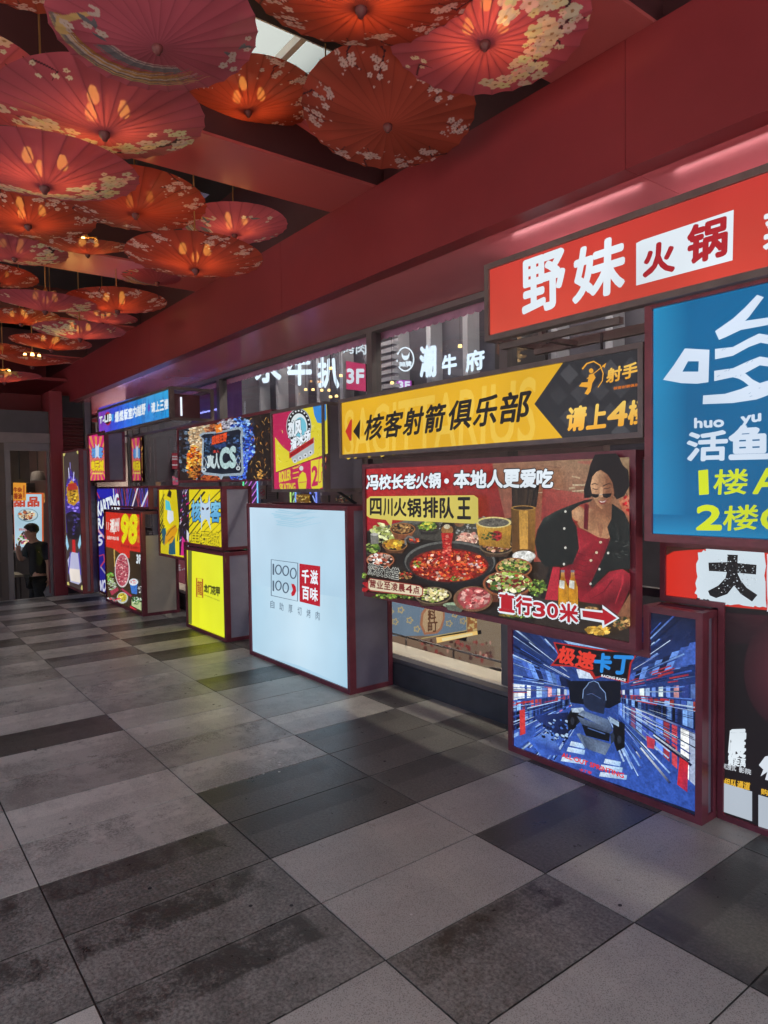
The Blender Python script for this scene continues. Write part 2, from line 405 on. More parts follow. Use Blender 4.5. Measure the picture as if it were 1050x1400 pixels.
r5 = random.Random(21); mb = MB()
for k in range(46):
    x, y = r5.uniform(-9, .5), r5.uniform(.6, 3.1); r = r5.uniform(.004, .012)
    if k < 9: q = on(r5.uniform(355, 400), r5.uniform(1020, 1060), 2, 0); x, y, r = q.x, q.y, r5.uniform(.006, .012)
    c = (.6, .58, .52) if k < 14 else (.03, .03, .03)
    P = [(x+r*math.cos(a)*r5.uniform(.7, 1.2), y+r*math.sin(a)*r5.uniform(.7, 1.2), .0008) for a in [k_*.785 for k_ in range(8)]]; mb.face(P, 0, [c]*8)
tag(mb.build('floor_specks', printed('dried_specks', .7), None, color=True), 'dried paint drips and gum marks scattered on the paving', kind='stuff')

# ------------------------------------------------------------------ canopy roof
can = thing('canopy_roof', 'dark red panelled canopy with deep fascia, cross beams and dark void above the paper umbrellas', 'canopy', (-5, 2.9, 3.2))
ZS, ZB, YF = 3.2, 3.79, 2.9
XL, XR = -14.5, 2.6
seams = [-14.5, -11.6, -8.4, -5.15, -1.9, 1.35, 2.6]
mb = MB()
for a, b in zip(seams, seams[1:]):
    mb.box((a+.0015, YF, ZS), (b-.0015, YF+.12, ZB))
mb.build('fascia', M_red, can)
mb = MB(); mb.box((XL, YF+.1, ZB+.003), (XR, YF+.14, 5.0)); mb.build('void_wall', M_shaded, can)
mb = MB()
for a, b in zip(seams, seams[1:]): mb.box((a+.0015, YF+.122, ZS+.001), (b-.0015, 4.02, ZS+.03))
mb.build('soffit', M_soffit, can)
for a, b in ((-12.1, -11.54), (-9.55, -8.98), (-6.95, -6.38), (-4.38, -3.86), (-2.32, -1.77), (.6, 1.2)):
    mb = MB(); mb.box((a, -2.0, ZB+.022), (b, YF+.098, ZB+.36), 1); mb.box((a-.012, -2.0, ZB+.002), (b+.012, YF+.098, ZB+.02)); mb.build('cross_beam', [M_beam, M_shaded], can, merge=False)  # sides darker than the underside: their shade is painted into the colour
mb = MB(); mb.box((XL, -2.12, ZB-.1), (XR, -2.01, 5.0)); mb.build('edge_beam', M_red, can)
# upper roof with two skylight openings
SKYL = [(-5.43, -3.87, 1.95, 2.85), (-7.36, -6.44, 2.3, 2.85)]
mb = MB()
ys = [-2.0, 1.95, 2.3, 2.85, 3.2]; xs = [XL, -7.36, -6.44, -5.43, -3.87, XR]
for i in range(5):
    for j in range(4):
        x0, x1, y0, y1 = xs[i], xs[i+1], ys[j], ys[j+1]
        if any(x0 >= s[0]-.01 and x1 <= s[1]+.01 and y0 >= s[2]-.01 and y1 <= s[3]+.01 for s in SKYL): continue
        mb.face([(x0,y0,4.6),(x0,y1,4.6),(x1,y1,4.6),(x1,y0,4.6)])
mb.build('roof_deck', M_dark, can)
m, t, b = mat('frosted_skylight'); t.nodes.remove(b)
tr = N(t, 'ShaderNodeBsdfTranslucent'); tr.inputs[0].default_value = (.075, .088, .086, 1); t.links.new(tr.outputs[0], t.nodes['Material Output'].inputs[0])
M_frost = m
M_white = paint('white_glazing_bar', (190, 190, 180), .4)
for x0, x1, y0, y1 in SKYL:
    mb = MB(); mb.face([(x0,y0,4.7),(x1,y0,4.7),(x1,y1,4.7),(x0,y1,4.7)]); sk = mb.build('skylight', M_frost, can)
    mb = MB(); n = max(1, round((x1-x0)/.55))
    for k in range(n+1):
        x = x0+(x1-x0)*k/n; mb.box((x-.025, y0, 4.61), (x+.025, y1, 4.69))
    mb.box((x0, (y0+y1)/2-.02, 4.62), (x1, (y0+y1)/2+.02, 4.68))
    mb.build('glazing_bar', M_white, sk)

# ------------------------------------------------------------------ glazed shop front behind the signs
YG = 3.85
front = thing('glazed_shopfront', 'long glazed shopfront with grey mullions and dark stone plinth behind the light boxes', 'shopfront', (-5, YG, 0))
mb = MB(); mb.box((-12.3, 3.69, 0), (XR, 3.95, .2)); mb.build('plinth', paint('dark_stone_plinth', (46, 48, 52), .35, var=.25, scale=5), front)
mb = MB(); mb.box((-12.3, 3.70, .202), (XR, 3.79, .235)); mb.build('sill', M_alu, front)
mb = MB(); mb.box((-12.3, 3.791, .202), (XR, 4.06, .24)); mb.build('window_ledge', paint('pale_ledge', (186, 178, 160), .3, var=.08), front)
mull = [-12.25, -11.6, -8.47, -5.15, -3.5, -1.9, 1.35]
for x in mull:
    mb = MB(); mb.box((x-.04, YG-.05, .242), (x+.04, YG+.06, 3.149)); mb.build('mullion', M_alu, front)
for a, b in zip(mull, mull[1:]+[XR]):
    mb = MB(); mb.face([(a+.042, YG, .242), (b-.042, YG, .242), (b-.042, YG, 3.148), (a+.042, YG, 3.148)]); mb.build('glass_pane', M_glass, front)
mb = MB(); mb.box((XL, YG-.04, 3.15), (XR, YG+.05, 3.198)); mb.build('head_rail', M_alu, front)
mb = MB(); mb.box((-12.2, YG-.03, 1.05), (XR, YG+.03, 1.1)); mb.build('transom', M_alu, front)
# scalloped valance inside the glass
mb = MB(); x = -11.5; yv = YG+.1
while x < 1.3:
    w = .085
    P = [(x, yv, 3.19), (x+w, yv, 3.19), (x+w, yv, 3.12)]
    P += [(x+w*(.5+.5*math.cos(a)), yv, 3.12-.022*math.sin(a)) for a in [math.pi*k/6 for k in range(1, 6)]] + [(x, yv, 3.12)]
    mb.face(P); Q = [(p[0], p[1]+.008, p[2]) for p in P]; mb.face(Q[::-1])
    for i in range(len(P)): mb.face([P[i], P[i-1], Q[i-1], Q[i]])
    x += w
val = mb.build('valance', paint('mauve_cloth', (176, 124, 150), .7, var=.2, scale=6)); tag(val, 'scalloped mauve cloth valance hanging along the top of the glazing', 'valance')

# rooms behind the glass
M_room = paint('dark_room_wall', (62, 60, 68), .6, var=.2)
M_fin = paint('grey_fin', (126, 126, 132), .5, var=.15, stretch=(1, 1, .2))
mb = MB(); mb.face([(-12.2,3.95,.02),(XR,3.95,.02),(XR,9,.02),(-12.2,9,.02)]); tag(mb.build('interior_floor', paint('interior_stone', (120, 112, 104), .35)), kind='structure')
mb = MB(); mb.face([(-12.4,3.2,5.4),(-12.4,9,5.4),(XR,9,5.4),(XR,3.2,5.4)]); tag(mb.build('interior_ceiling', M_room), kind='structure')
room = thing('atrium_wall', 'dark finned atrium wall seen through the upper glazing', 'wall', (-5, 6.6, 0))
mb = MB(); mb.box((-16, 6.6, .02), (XR, 6.7, 5.4)); mb.build('wall_panel', M_room, room)
for k in range(26):
    x = -14.5+k*.72
    mb = MB(); mb.box((x, 6.38, 2.3), (x+.09, 6.598, 5.3)); mb.build('fin', M_fin, room)
mb = MB(); mb.box((-12.35, 3.95, -.8), (-12.3, 9, 5.4)); tag(mb.build('side_wall', M_room), 'plain dark side wall closing the room behind the glazing', 'wall')
mb = MB(); mb.box((XR, 3.2, -.8), (XR+.1, 9, 5.4)); tag(mb.build('side_wall', M_room), 'plain dark wall at the near end of the glazed room', 'wall')

# ------------------------------------------------------------------ light boxes
def inset(poly, w):
    n = len(poly); out = []
    for i in range(n):
        a, b, c = poly[i-1], poly[i], poly[(i+1) % n]
        d1 = (b[0]-a[0], b[1]-a[1]); d2 = (c[0]-b[0], c[1]-b[1])
        l1, l2 = math.hypot(*d1), math.hypot(*d2)
        n1 = (-d1[1]/l1*w, d1[0]/l1*w); n2 = (-d2[1]/l2*w, d2[0]/l2*w)
        out.append((b[0]+n1[0]+n2[0], b[1]+n1[1]+n2[1]))
    return out
def rectp(x0, x1, z0, z1): return [(x0, z0), (x1, z0), (x1, z1), (x0, z1)]
def lightbox(label, poly, yf, yb, w=.045, fm=None, sm=None, skip=(), name='light_box', group=None, cat='light box', rail=None):
    """poly: counter-clockwise outline (x,z) seen from the street. returns (thing, Art on its face)"""
    fm = fm or M_frame
    cx = sum(p[0] for p in poly)/len(poly); z0 = min(p[1] for p in poly)
    th = thing(name, label, cat, (cx, (yf+yb)/2, z0), group)
    inn = inset(poly, w); mb = MB()
    mb.ring(poly, inn, yf-.014, yf+.05)
    mb.ring(poly, inn, yb-.04, yb)
    for i, p in enumerate(poly):
        q = inn[i]; x0, x1 = sorted((p[0], q[0])); z0_, z1_ = sorted((p[1], q[1]))
        mb.box((x0, yf+.051, z0_), (x1, yb-.041, z1_))
    mb.build('frame', fm, th, merge=False)
    mb = MB(); mid = inset(poly, w*.5)
    mb.face([(p[0], yf+.02, p[1]) for p in mid])
    mb.build('back_sheet', M_back, th)
    if sm:
        thin = inset(poly, .012)
        for i in range(len(poly)):
            j = (i+1) % len(poly)
            if i in skip: continue
            a, b = thin[i], thin[j]
            mb = MB(); mb.face([(a[0], yf+.052, a[1]), (b[0], yf+.052, b[1]), (b[0], yb-.042, b[1]), (a[0], yb-.042, a[1])])
            mb.build('side_panel', sm, th)
    A = Art(yf+.002)
    A.face = mid
    return th, A
def sheet(A, col, cols=None):
    """the printed sheet itself"""
    A.mb.face([(p[0], A.Y, p[1]) for p in A.face], 0, [lin(c) for c in cols] if cols else [lin(col)]*len(A.face)); A.n += 1
def done(th, A, m=None, name='printed_sheet'): return A.mb.build(name, m or M_print, th, color=True)

# ================================================================== the signs
WHITE = (226, 236, 244)
# --- long red sign
th, A = lightbox('long red light box with white brush lettering hung highest beneath the soffit', rectp(-3.09, .75, 2.64, 3.118), 3.2, 3.74, .035, M_dframe)
sheet(A, None, [(214, 74, 56), (190, 44, 40), (172, 38, 40), (206, 60, 50)])
A.crop(650, 200, .38095)
A.text('野', (172,606), (318,566), (170,418), WHITE, .035); A.text('妹', (352,562), (530,514), (356,376), WHITE, .035)
A.poly([(577,348), (598,337), (927,228), (923,409), (577,500)], WHITE)
A.text('火', (604,468), (712,446), (606,362), (172,30,40), .05); A.text('锅', (762,424), (898,388), (766,292), (172,30,40), .045)
A.text('菜', (1036,372), (1190,330), (1036,240), WHITE, .035); A.crop(0, 0, 1)
done(th, A)
# bracket and cable beneath it
mb = MB(); mb.box((-3.06, 3.3, 2.60), (-2.2, 3.34, 2.638)); mb.box((-3.06, 3.62, 2.60), (-2.2, 3.66, 2.638)); mb.box((-2.75, 3.341, 2.60), (-2.71, 3.619, 2.63))
mb.build('bracket', M_dframe, th)
for x in (-2.6, -1.5, -.4):
    mb = MB(); mb.tube((x-.45, 3.42, 3.02), (x+.45, 3.42, 3.02), .014, n=8); mb.build('soffit_fill_tube', glowing('soffit_fill_glow', (255, 226, 226), 13), th)  # tubes added inside the box to brighten the soffit above
mb = MB(); mb.tube((-2.45, 3.5, 2.62), (-2.45, 3.5, 2.46), .009, n=6); mb.build('cable', M_back, th)

# --- big blue sign
th, A = lightbox('tall blue light box with huge white fish restaurant lettering and yellow floor numbers', rectp(-2.01, .75, 1.44, 2.662), 3.25, 3.74, .04)
BL = (0, 96, 146)
sheet(A, BL)
f0 = A.face; A.crop(850, 380, .27137)
# edge glow painted into the sheet colours along the left and bottom
A.quad([(160,155), (330,118), (320,1297), (140,1285)], [(30,140,190), (0,100,150), (0,100,150), (30,136,186)])
A.quad([(160,1190), (900,1215), (900,1320), (140,1285)], [(0,98,148), (0,98,148), (22,126,176), (30,136,186)])
W2 = (206, 220, 238)
for P in ([(318,355),(442,362),(437,525),(380,533),(300,530),(208,513),(262,440)],
          [(682,85),(716,97),(640,198),(622,216),(760,196),(900,160),(900,205),(720,240),(600,262),(520,300),(490,312),(470,268),(560,205),(620,150)],
          [(470,358),(560,348),(640,305),(692,280),(790,296),(900,330),(900,372),(800,345),(700,326),(640,348),(560,392),(470,410)],
          [(466,468),(560,455),(640,418),(696,396),(790,410),(900,452),(860,520),(800,560),(740,590),(680,612),(560,630),(408,636),(410,592),(520,584),(600,560),(640,542),(612,520),(590,508),(560,500),(466,520)]):
    A.poly(P, W2)
A.poly([(334,420),(388,420),(386,472),(306,472)], BL)
A.poly([(622,480),(696,440),(770,450),(800,470),(760,510),(696,530),(660,512)], BL)
for _ in range(26): 
    x, y = rnd.uniform(470, 740), rnd.uniform(290, 600); A.line([(x,y),(x+rnd.uniform(3,16),y-rnd.uniform(2,12))], 1.6, BL)
A.text('huo', (368,755), (513,748), (368,708), W2, .07); A.text('yu', (602,752), (700,735), (602,702), W2, .07)
A.text('活', (330,920), (527,915), (334,782), W2, .04); A.text('鱼', (545,910), (742,905), (545,752), W2, .05)
YG2 = (206, 220, 30)
A.text('1', (392,1092), (438,1088), (388,972), YG2, .015); A.text('楼', (462,1090), (630,1088), (470,968), YG2, .02)
A.text('2', (380,1265), (498,1266), (384,1150), YG2, .06); A.text('楼', (510,1272), (682,1266), (518,1152), YG2, .02)
A.text('A', (664,1085), (800,1082), (672,965), YG2, .04); A.text('C', (706,1268), (820,1268), (706,1162), YG2, .06)
A.crop(0, 0, 1); done(th, A)

# --- red 大 panel over the black poster: one tall box
th, A = lightbox('tall black light box with red and white brush banner across its top', [(-1.752, 0.0), (.75, 0), (.75, 1.425), (-2.075, 1.425), (-2.075, 1.095), (-1.752, 1.095)], 3.505, 3.68, .03)
sheet(A, (26, 20, 22))
A.crop(850, 720, .30722)
A.poly([(195,84),(651,110),(900,120),(900,390),(651,375),(400,352),(195,338)], (60, 30, 24))
A.poly([(196,130),(232,110),(300,104),(380,100),(900,110),(900,380),(651,372),(420,350),(330,345),(262,338),(198,330)], (206, 44, 30))
def rough(pts, amp, n=7):
    out = []
    for i, p in enumerate(pts):
        q = pts[(i+1) % len(pts)]
        for k in range(n): t = k/n; out.append((p[0]+(q[0]-p[0])*t+rnd.uniform(-amp, amp), p[1]+(q[1]-p[1])*t+rnd.uniform(-amp, amp)))
    return out
A.poly(rough([(338,118),(372,104),(392,92),(638,106),(641,358),(560,352),(430,345),(366,345),(328,300)], 5), (210, 224, 234))
A.poly(rough([(646,118),(900,118),(900,400),(646,376)], 5), (210, 224, 234))
for P in ([(386,160),(470,158),(470,124),(517,126),(515,162),(600,170),(598,213),(515,206),(530,240),(556,272),(604,304),(580,333),(530,300),(500,262),(470,300),(420,318),(392,306),(384,286),(430,262),(462,228),(468,202),(388,197)],):
    A.poly(P, (22, 20, 22))
A.bits(500, 215, 110, 90, [(210,224,234)], 120, 3.2)
A.bits(330, 332, 70, 10, [(24,16,16)], 60, 8)
A.bits(525, 412, 24, 22, [(190,190,196)], 34, 2.6)
A.quad([(436,380),(651,396),(651,520),(436,520)], [(38,22,26), (60,24,32), (40,20,26), (28,20,24)])
A.ell(770, 640, 226, 270, (92, 40, 50), n=40, edge=(44, 22, 28))
A.line([(478,1006),(486,908),(550,912)], 7, WHITE); A.line([(478,1006),(490,1004)], 9, WHITE)
A.text('震', (478,1030), (550,1030), (484,905), WHITE, .03)
A.text('震距离', (475,1062), (552,1070), (476,1022), WHITE, .03)
A.text('沉浸式', (450,1076), (510,1088), (450,1052), (200,206,214), .02)
A.text('影院', (524,1092), (577,1104), (524,1068), (200,206,214), .02)
A.text('组队通道', (456,1150), (570,1172), (460,1118), (226, 176, 50), .03)
A.text('购票', (622,1190), (690,1204), (622,1164), (226, 176, 50), .03)
A.poly([(449,1138),(582,1178),(582,1310),(449,1266)], (176,186,198)); A.poly([(610,1192),(760,1236),(760,1380),(610,1332)], (176,186,198))
A.poly([(612,1060),(640,1022),(700,1010),(690,1080),(660,1130),(640,1125),(650,1090),(620,1110),(632,1080)], (214,222,232))
A.crop(0, 0, 1); done(th, A)

# --- long yellow archery sign
th, A = lightbox('long yellow light box with black slanted archery lettering and a dark right end', rectp(-4.83, -2.02, 1.975, 2.465), 3.25, 3.72, .03, M_dframe, M_sidedark, skip=(0, 2))
YL = (224, 172, 30)
sheet(A, YL); A.xmax = -2.05
A.clip = [(466, 549), (884, 466), (884, 600), (466, 632)]
A.crop(300, 420, .38095)
A.clip = None
A.text('SAGITTARIUS', (448,546), (1130,490), (450,372), (232,190,66), .01)
A.poly([(452,446),(470,405),(476,402),(474,478),(468,480)], (196,44,34)); A.poly([(480,446),(506,402),(503,476)], (26,22,20))
A.crop(300, 420, .38095)
for i, ch in enumerate('核客射箭俱乐部'):
    x0, x1 = ((517,578),(586,648),(658,722),(733,800),(817,898),(910,990),(1003,1105))[i]
    yb = lambda x: 478-(x-517)*.1235
    hgt = 88+i*3.0
    A.text(ch, (x0, yb(x0)), (x1, yb(x1)), (x0+14, yb(x0)-hgt), (26, 22, 20), .03)
A.crop(650, 200, .38095)
A.clip = [(470, 551), (878, 470), (878, 597), (470, 630)]
A.poly([(337,745),(620,685),(620,1060),(333,1070),(212,925)], (44, 44, 48))
for i in range(5):
    for j in range(5):
        cx, cy = 300+i*74+(j % 2)*37, 740+j*78-i*9
        if cx-abs(cy-920)*.0 < 265+abs(cy-922)*.6 or cx > 585 or cy < 735-(cx-337)*.2 or cy > 1030: continue
        A.poly([(cx-34,cy),(cx,cy-36),(cx+34,cy),(cx,cy+36)], rnd.choice([(60,60,64), (70,70,74), (52,52,56)]))
A.clip = None
# archer emblem: bow arc and figure
OR1, OR2 = (240, 170, 50), (206, 110, 30)
A.line([(384+0,800),(400,780),(425,772),(448,786),(459,815),(456,842),(440,866)], 6, OR1, 3)
A.line([(400,835),(468,782)], 3, OR1); A.poly([(455,788),(470,777),(464,796)], OR1)
A.poly([(408,820),(424,815),(432,830),(420,850),(414,880),(404,892),(392,888),(404,866),(372,862),(382,848),(404,846)], OR1)
A.ell(416, 806, 8, 9, OR1)
A.text('射手座', (470,850), (640,812), (474,800), OR1, .04, col2=(246,200,90))
A.text('核客射箭俱乐部', (496,874), (602,858), (497,864), OR2, .06)
for i, ch in enumerate('请上4楼'):
    x0 = 326+i*74; A.text(ch, (x0, 1022-i*8), (x0+66, 1015-i*8), (x0+8, 940-i*8), OR1, .045, col2=(244,206,100))
A.crop(0, 0, 1); done(th, A)

# --- hot pot sign
th, A = lightbox('wide light box showing a red hot pot and a woman in a red dress', rectp(-4.572, -2.092, .842, 1.917), 3.3, 3.72, .038)
sheet(A, (50, 40, 34))
A.clip = [(500, 639), (868, 619), (869, 878), (501, 815)]
A.crop(480, 600, .4)
A.quad([(50,98),(560,70),(560,300),(50,330)], [(176,36,42), (150,50,44), (120,34,34), (168,30,40)])
A.quad([(480,72),(975,36),(975,420),(560,420)], [(140,96,74), (150,128,100), (150,84,66), (150,70,62)])
A.crop(720, 600, .2)
for k in range(16):     # pale shelves and rails of the shop in the picture
    x, y = rnd.uniform(60, 420), rnd.uniform(110, 420); A.line([(x,y),(x+rnd.uniform(40,160),y+rnd.uniform(-10,14))], rnd.uniform(3,14), rnd.choice([(176,150,120),(190,170,140),(120,80,64),(160,100,84)]))
A.quad([(110,330),(430,380),(400,600),(100,560)], [(150,66,58), (160,84,72), (150,60,56), (140,50,50)])
A.quad([(630,420),(742,360),(742,560),(660,500)], [(196,120,84), (214,140,110), (190,90,80), (180,100,80)])
A.bits(700, 430, 40, 60, [(190,40,44)], 14, 14, elong=1.6)
A.crop(490, 690, .22857)
A.quad([(45,160),(330,80),(1050,80),(1050,700)], [(64,62,58), (110,110,104), (70,66,56), (34,28,24)])
A.bits(640, 120, 330, 50, [(70,70,66),(120,120,116),(40,38,36),(150,150,146)], 240, 8)
A.poly([(45,160),(60,600),(1050,760),(1050,300),(700,250)], (34, 28, 24))
A.bits(400, 560, 420, 90, [(60,44,30),(46,36,28),(90,66,36),(28,22,20)], 160, 16)
G1, G2, G3 = [(86,120,40),(130,160,60),(60,90,36),(160,180,90)], [(214,160,40),(236,196,70),(190,130,40)], [(160,120,70),(120,80,44),(190,150,90),(90,56,34)]
PK = [(206,160,140),(190,130,116),(220,190,170)]; RD = [(170,36,28),(200,60,36),(130,20,20),(214,110,60),(150,44,30)]; CR = [(222,206,150),(200,184,120),(236,226,190)]
A.bits(150, 170, 70, 60, [(190,196,130),(160,170,90),(210,214,160)], 90, 12, elong=1.8)
A.bowl(270, 145, 76, 36, (150,96,56), (120,70,44), G3, 80, 10)
A.bowl(425, 130, 70, 34, (70,66,60), (40,36,34), G1+[(210,200,70)], 90, 10, .5)
A.ell(612, 110, 30, 22, (120,84,60)); A.bowl(665, 205, 80, 44, (96,84,70), (60,50,40), PK, 60, 16, .4)
A.bowl(225, 240, 76, 36, (150,104,60), (90,56,34), G2, 50, 17, .5)
A.bowl(90, 262, 52, 36, (88,80,72), (52,46,42), G1, 50, 10, .4); A.poly([(80,180),(128,174),(130,232),(84,236)], (120,118,112)); A.ell(104, 177, 24, 9, (176,174,168))
A.bowl(140, 330, 84, 44, (176,104,70), (130,66,44), PK+[(236,236,230),(200,90,60)], 60, 13, .3)
A.ell(340, 212, 42, 22, (60,56,54)); A.bits(340, 212, 30, 14, RD, 26, 8)
# big pot
A.poly([(278,320),(300,420),(360,500),(470,548),(620,540),(760,470),(838,360)], (24, 22, 22))
A.ell(557, 345, 282, 132, (30,28,28), n=44); A.ell(557, 340, 272, 124, (92,92,88), n=44); A.ell(557, 348, 262, 118, (44,40,38), n=44)
A.ell(552, 362, 236, 100, (132,30,22), n=44, edge=(110,30,20))
A.bits(552, 362, 224, 92, RD+RD+[(220,120,50),(90,14,16),(236,190,170)], 620, 11, elong=1.3)
A.bits(370, 352, 24, 22, G1+[(210,180,60)], 14, 9); A.bits(600, 440, 34, 14, G1, 14, 8); A.bits(700,350,40,20,[(220,190,190)],10,9)
A.line([(300,240),(296,205),(315,188),(340,196),(356,214)], 12, (110,108,104))
A.ell(552, 140, 46, 46, (40,30,26)); A.ell(548, 150, 36, 30, (150,104,56)); A.ell(546,130,20,14,(190,180,150))
A.poly([(512,168),(585,168),(574,230),(566,360),(524,350),(520,240)], (176,34,30)); A.bits(546, 265, 24, 90, [(206,60,50),(150,20,22),(226,120,100)], 80, 9)
A.bowl(845, 250, 104, 46, (110,92,70), (70,50,36), G3+PK+[(150,60,40)], 110, 12, .4)
# painted enamel pot and chopstick jar
A.quad([(722,110),(935,120),(925,262),(742,240)], [(206,160,60), (190,140,50), (140,100,34), (170,120,40)])
A.ell(828, 105, 106, 34, (214,196,130)); A.ell(828, 106, 92, 26, (96,92,84)); A.bits(828, 106, 80, 20, [(70,66,60),(130,124,112)], 60, 6)
A.ell(848, 185, 30, 30, (176,36,38)); A.bits(848, 185, 26, 26, [(200,60,60),(140,20,26)], 16, 12); A.bits(820, 190, 70, 26, [(50,80,40),(30,56,30)], 16, 11)
A.quad([(938,40),(1060,40),(1060,285),(938,275)], [(120,84,30), (196,146,56), (214,160,66), (150,104,36)])
A.crop(480, 600, .4)
A.quad([(558,235),(642,228),(640,388),(562,382)], [(96,66,26), (150,106,42), (120,80,30), (90,56,24)])
A.quad([(585,236),(616,232),(616,386),(588,384)], [(190,142,60), (190,142,60), (204,152,70), (204,152,70)])
A.poly([(560,165),(655,155),(645,232),(562,238)], (34, 26, 22))
for k in range(22): x = 566+k*3.8; A.line([(x,168+rnd.uniform(-4,8)),(570+k*3,234)], 1.8, rnd.choice([(20,16,16),(60,44,34),(80,62,46)]))
A.ell(600, 236, 42, 9, (170,126,62)); A.ell(600, 236, 36, 6, (50,34,22)); A.ell(602,385,40,9,(90,60,30))
A.crop(490, 690, .22857)
A.bowl(1010, 305, 70, 32, (190,190,186), (120,116,108), [(230,230,226)], 20, 16, .3, (214,214,208))
A.bowl(950, 375, 110, 60, (150,92,54), (100,54,34), [(200,164,100),(176,134,70),(224,196,140)]+G1, 140, 13, .4)
A.bowl(915, 470, 150, 78, (140,80,50), (90,48,32), CR+[(150,60,40),(120,30,26)]+G1, 170, 17, .5)
A.bowl(470, 540, 112, 52, (110,92,70), (70,52,38), CR+[(150,170,80)], 140, 12, .3)
A.ell(600, 596, 70, 16, (150,170,140)); A.poly([(545,596),(660,600),(640,640),(560,626)], (90,96,84))
A.ell(710, 560, 118, 76, (120,84,60)); A.ell(716, 556, 100, 66, (196,112,108), edge=(150,60,64)); A.bits(716, 556, 88, 56, [(214,140,132),(180,84,84),(226,170,160),(160,64,66)], 120, 14, elong=1.7)
A.bits(230, 545, 130, 14, G1, 90, 9); A.bits(300, 420, 50, 22, G3+RD, 40, 9)
A.bits(68, 490, 22, 26, [(196,40,40),(160,24,30)], 14, 13); A.bits(60, 425, 14, 18, G1, 14, 9)
A.bits(1010, 655, 110, 16, G1+[(150,140,50)], 90, 11); A.bits(940, 650, 70, 14, [(90,70,30),(140,120,50)], 40, 10)
# the woman in the picture
A.crop(720, 600, .2)
HAIR = (26, 20, 20)
A.poly([(500,110),(545,78),(625,85),(665,120),(690,180),(728,215),(738,320),(700,390),(650,412),(560,300),(470,400),(428,404),(425,345),(452,250),(470,175)], HAIR)
for k in range(12): x = rnd.uniform(640, 735); y = rnd.uniform(180, 380); A.line([(x,y),(x+rnd.uniform(-14,20),y+20),(x+rnd.uniform(-10,26),y+44)], 4, HAIR, 1)
SK, SKD, SKL = (178,128,92), (134,86,60), (206,160,122)
A.poly([(515,430),(612,400),(622,520),(690,600),(612,640),(606,668),(572,684),(520,668),(452,630),(400,604),(380,575),(440,470),(505,480)], None, [SKD,SKD,SKD,SKD,SK,SKL,SK,SK,SK,SK,SK,SKL,SKD])
A.poly([(515,560),(560,590),(545,670),(535,668)], (150,100,72)); A.ell(388, 510, 48, 52, SKL, edge=SK)
A.poly([(483,258),(510,226),(540,212),(590,245),(622,300),(634,372),(612,430),(574,470),(545,477),(512,446),(484,388),(470,320)], None, [SK,SKL,SK,SKD,SKD,SKD,SKD,SKD,SK,SK,SKL,SKL])
A.poly([(535,330),(552,332),(556,395),(528,398)], SKL); A.line([(478,312),(500,304),(526,316)], 7, HAIR, 3); A.line([(556,322),(590,306),(614,308)], 7, HAIR, 3)
A.line([(484,338),(505,345),(524,342)], 5, (60,36,30)); A.line([(560,340),(585,340),(606,332)], 5, (60,36,30))
A.poly([(470,374),(530,378),(524,396),(506,402),(486,398)], (16,14,16)); A.poly([(550,376),(616,371),(606,394),(582,404),(560,398)], (16,14,16)); A.line([(528,380),(552,378)], 3, (200,190,180))
A.poly([(524,418),(552,424),(584,412),(572,438),(548,446),(532,438)], (150,50,50)); A.poly([(530,422),(552,428),(578,418),(566,432),(542,434)], (226,216,206))
RDR, RDD, RDL = (146,24,38), (100,14,26), (176,40,54)
A.poly([(376,598),(452,632),(530,672),(602,682),(596,720),(560,840),(520,960),(480,1016),(395,1092),(320,1000),(262,880),(350,850),(392,745)], None, [RDR,RDR,RDR,RDD,RDD,RDD,RDD,RDD,RDR,RDR,RDR,RDD,RDL])
for k in range(7): y = 770+k*36; A.line([(370-k*6,y),(430,y+24),(500-k*4,y+10)], 6, RDD, 2)
A.poly([(430,440),(460,450),(452,622),(424,608)], RDD)
for x, y in ((540,703),(512,773),(474,827)): A.ell(x, y, 10, 9, (206,190,160))
A.poly([(600,902),(690,884),(742,920),(742,1010),(660,1200),(560,1130),(388,1104),(395,1090),(480,1016)], None, [RDR,RDL,RDR,RDD,RDR,RDD,RDR,RDR,RDD])
A.line([(690,900),(690,980),(640,1120)], 20, RDL, 6); A.line([(620,960),(560,1040),(470,1090)], 12, RDD, 4)
A.poly([(742,1050),(742,1215),(650,1205),(700,1120)], SKD)
JK, JKL = (24,28,26), (48,54,50)
A.poly([(488,408),(430,418),(340,450),(240,490),(150,540),(108,620),(90,700),(108,800),(160,872),(262,862),(350,850),(392,745),(376,598),(345,545),(342,490),(400,448),(474,425)], None, [JK,JK,JKL,JKL,JKL,JK,JK,JK,JK,JK,JK,JK,JK,JK,JK,JK,JK])
A.poly([(616,440),(700,498),(738,580),(742,884),(640,888),(592,900),(482,1012),(468,990),(560,800),(606,680),(586,600),(614,545)], JK)
for k in range(26):
    x, y = rnd.choice([(rnd.uniform(120,340), rnd.uniform(560,840)), (rnd.uniform(620,735), rnd.uniform(560,860))]); A.line([(x,y),(x+rnd.uniform(-20,40),y+rnd.uniform(10,50))], 4, JKL, 1)
for k in range(10): x, y = rnd.uniform(640,735), rnd.uniform(660,810); A.line([(x,y),(x+rnd.uniform(-26,26),y+rnd.uniform(-10,16))], 3, (110,116,112), 1)
for x, y in ((300,495),(292,610),(300,741),(290,852),(532,886),(472,985),(592,776)): A.ell(x, y, 8, 9, (200,200,190))
A.poly([(212,870),(264,872),(246,1100),(158,1092)], RDL); A.poly([(190,870),(214,870),(160,1090),(128,1080)], (30,26,24))
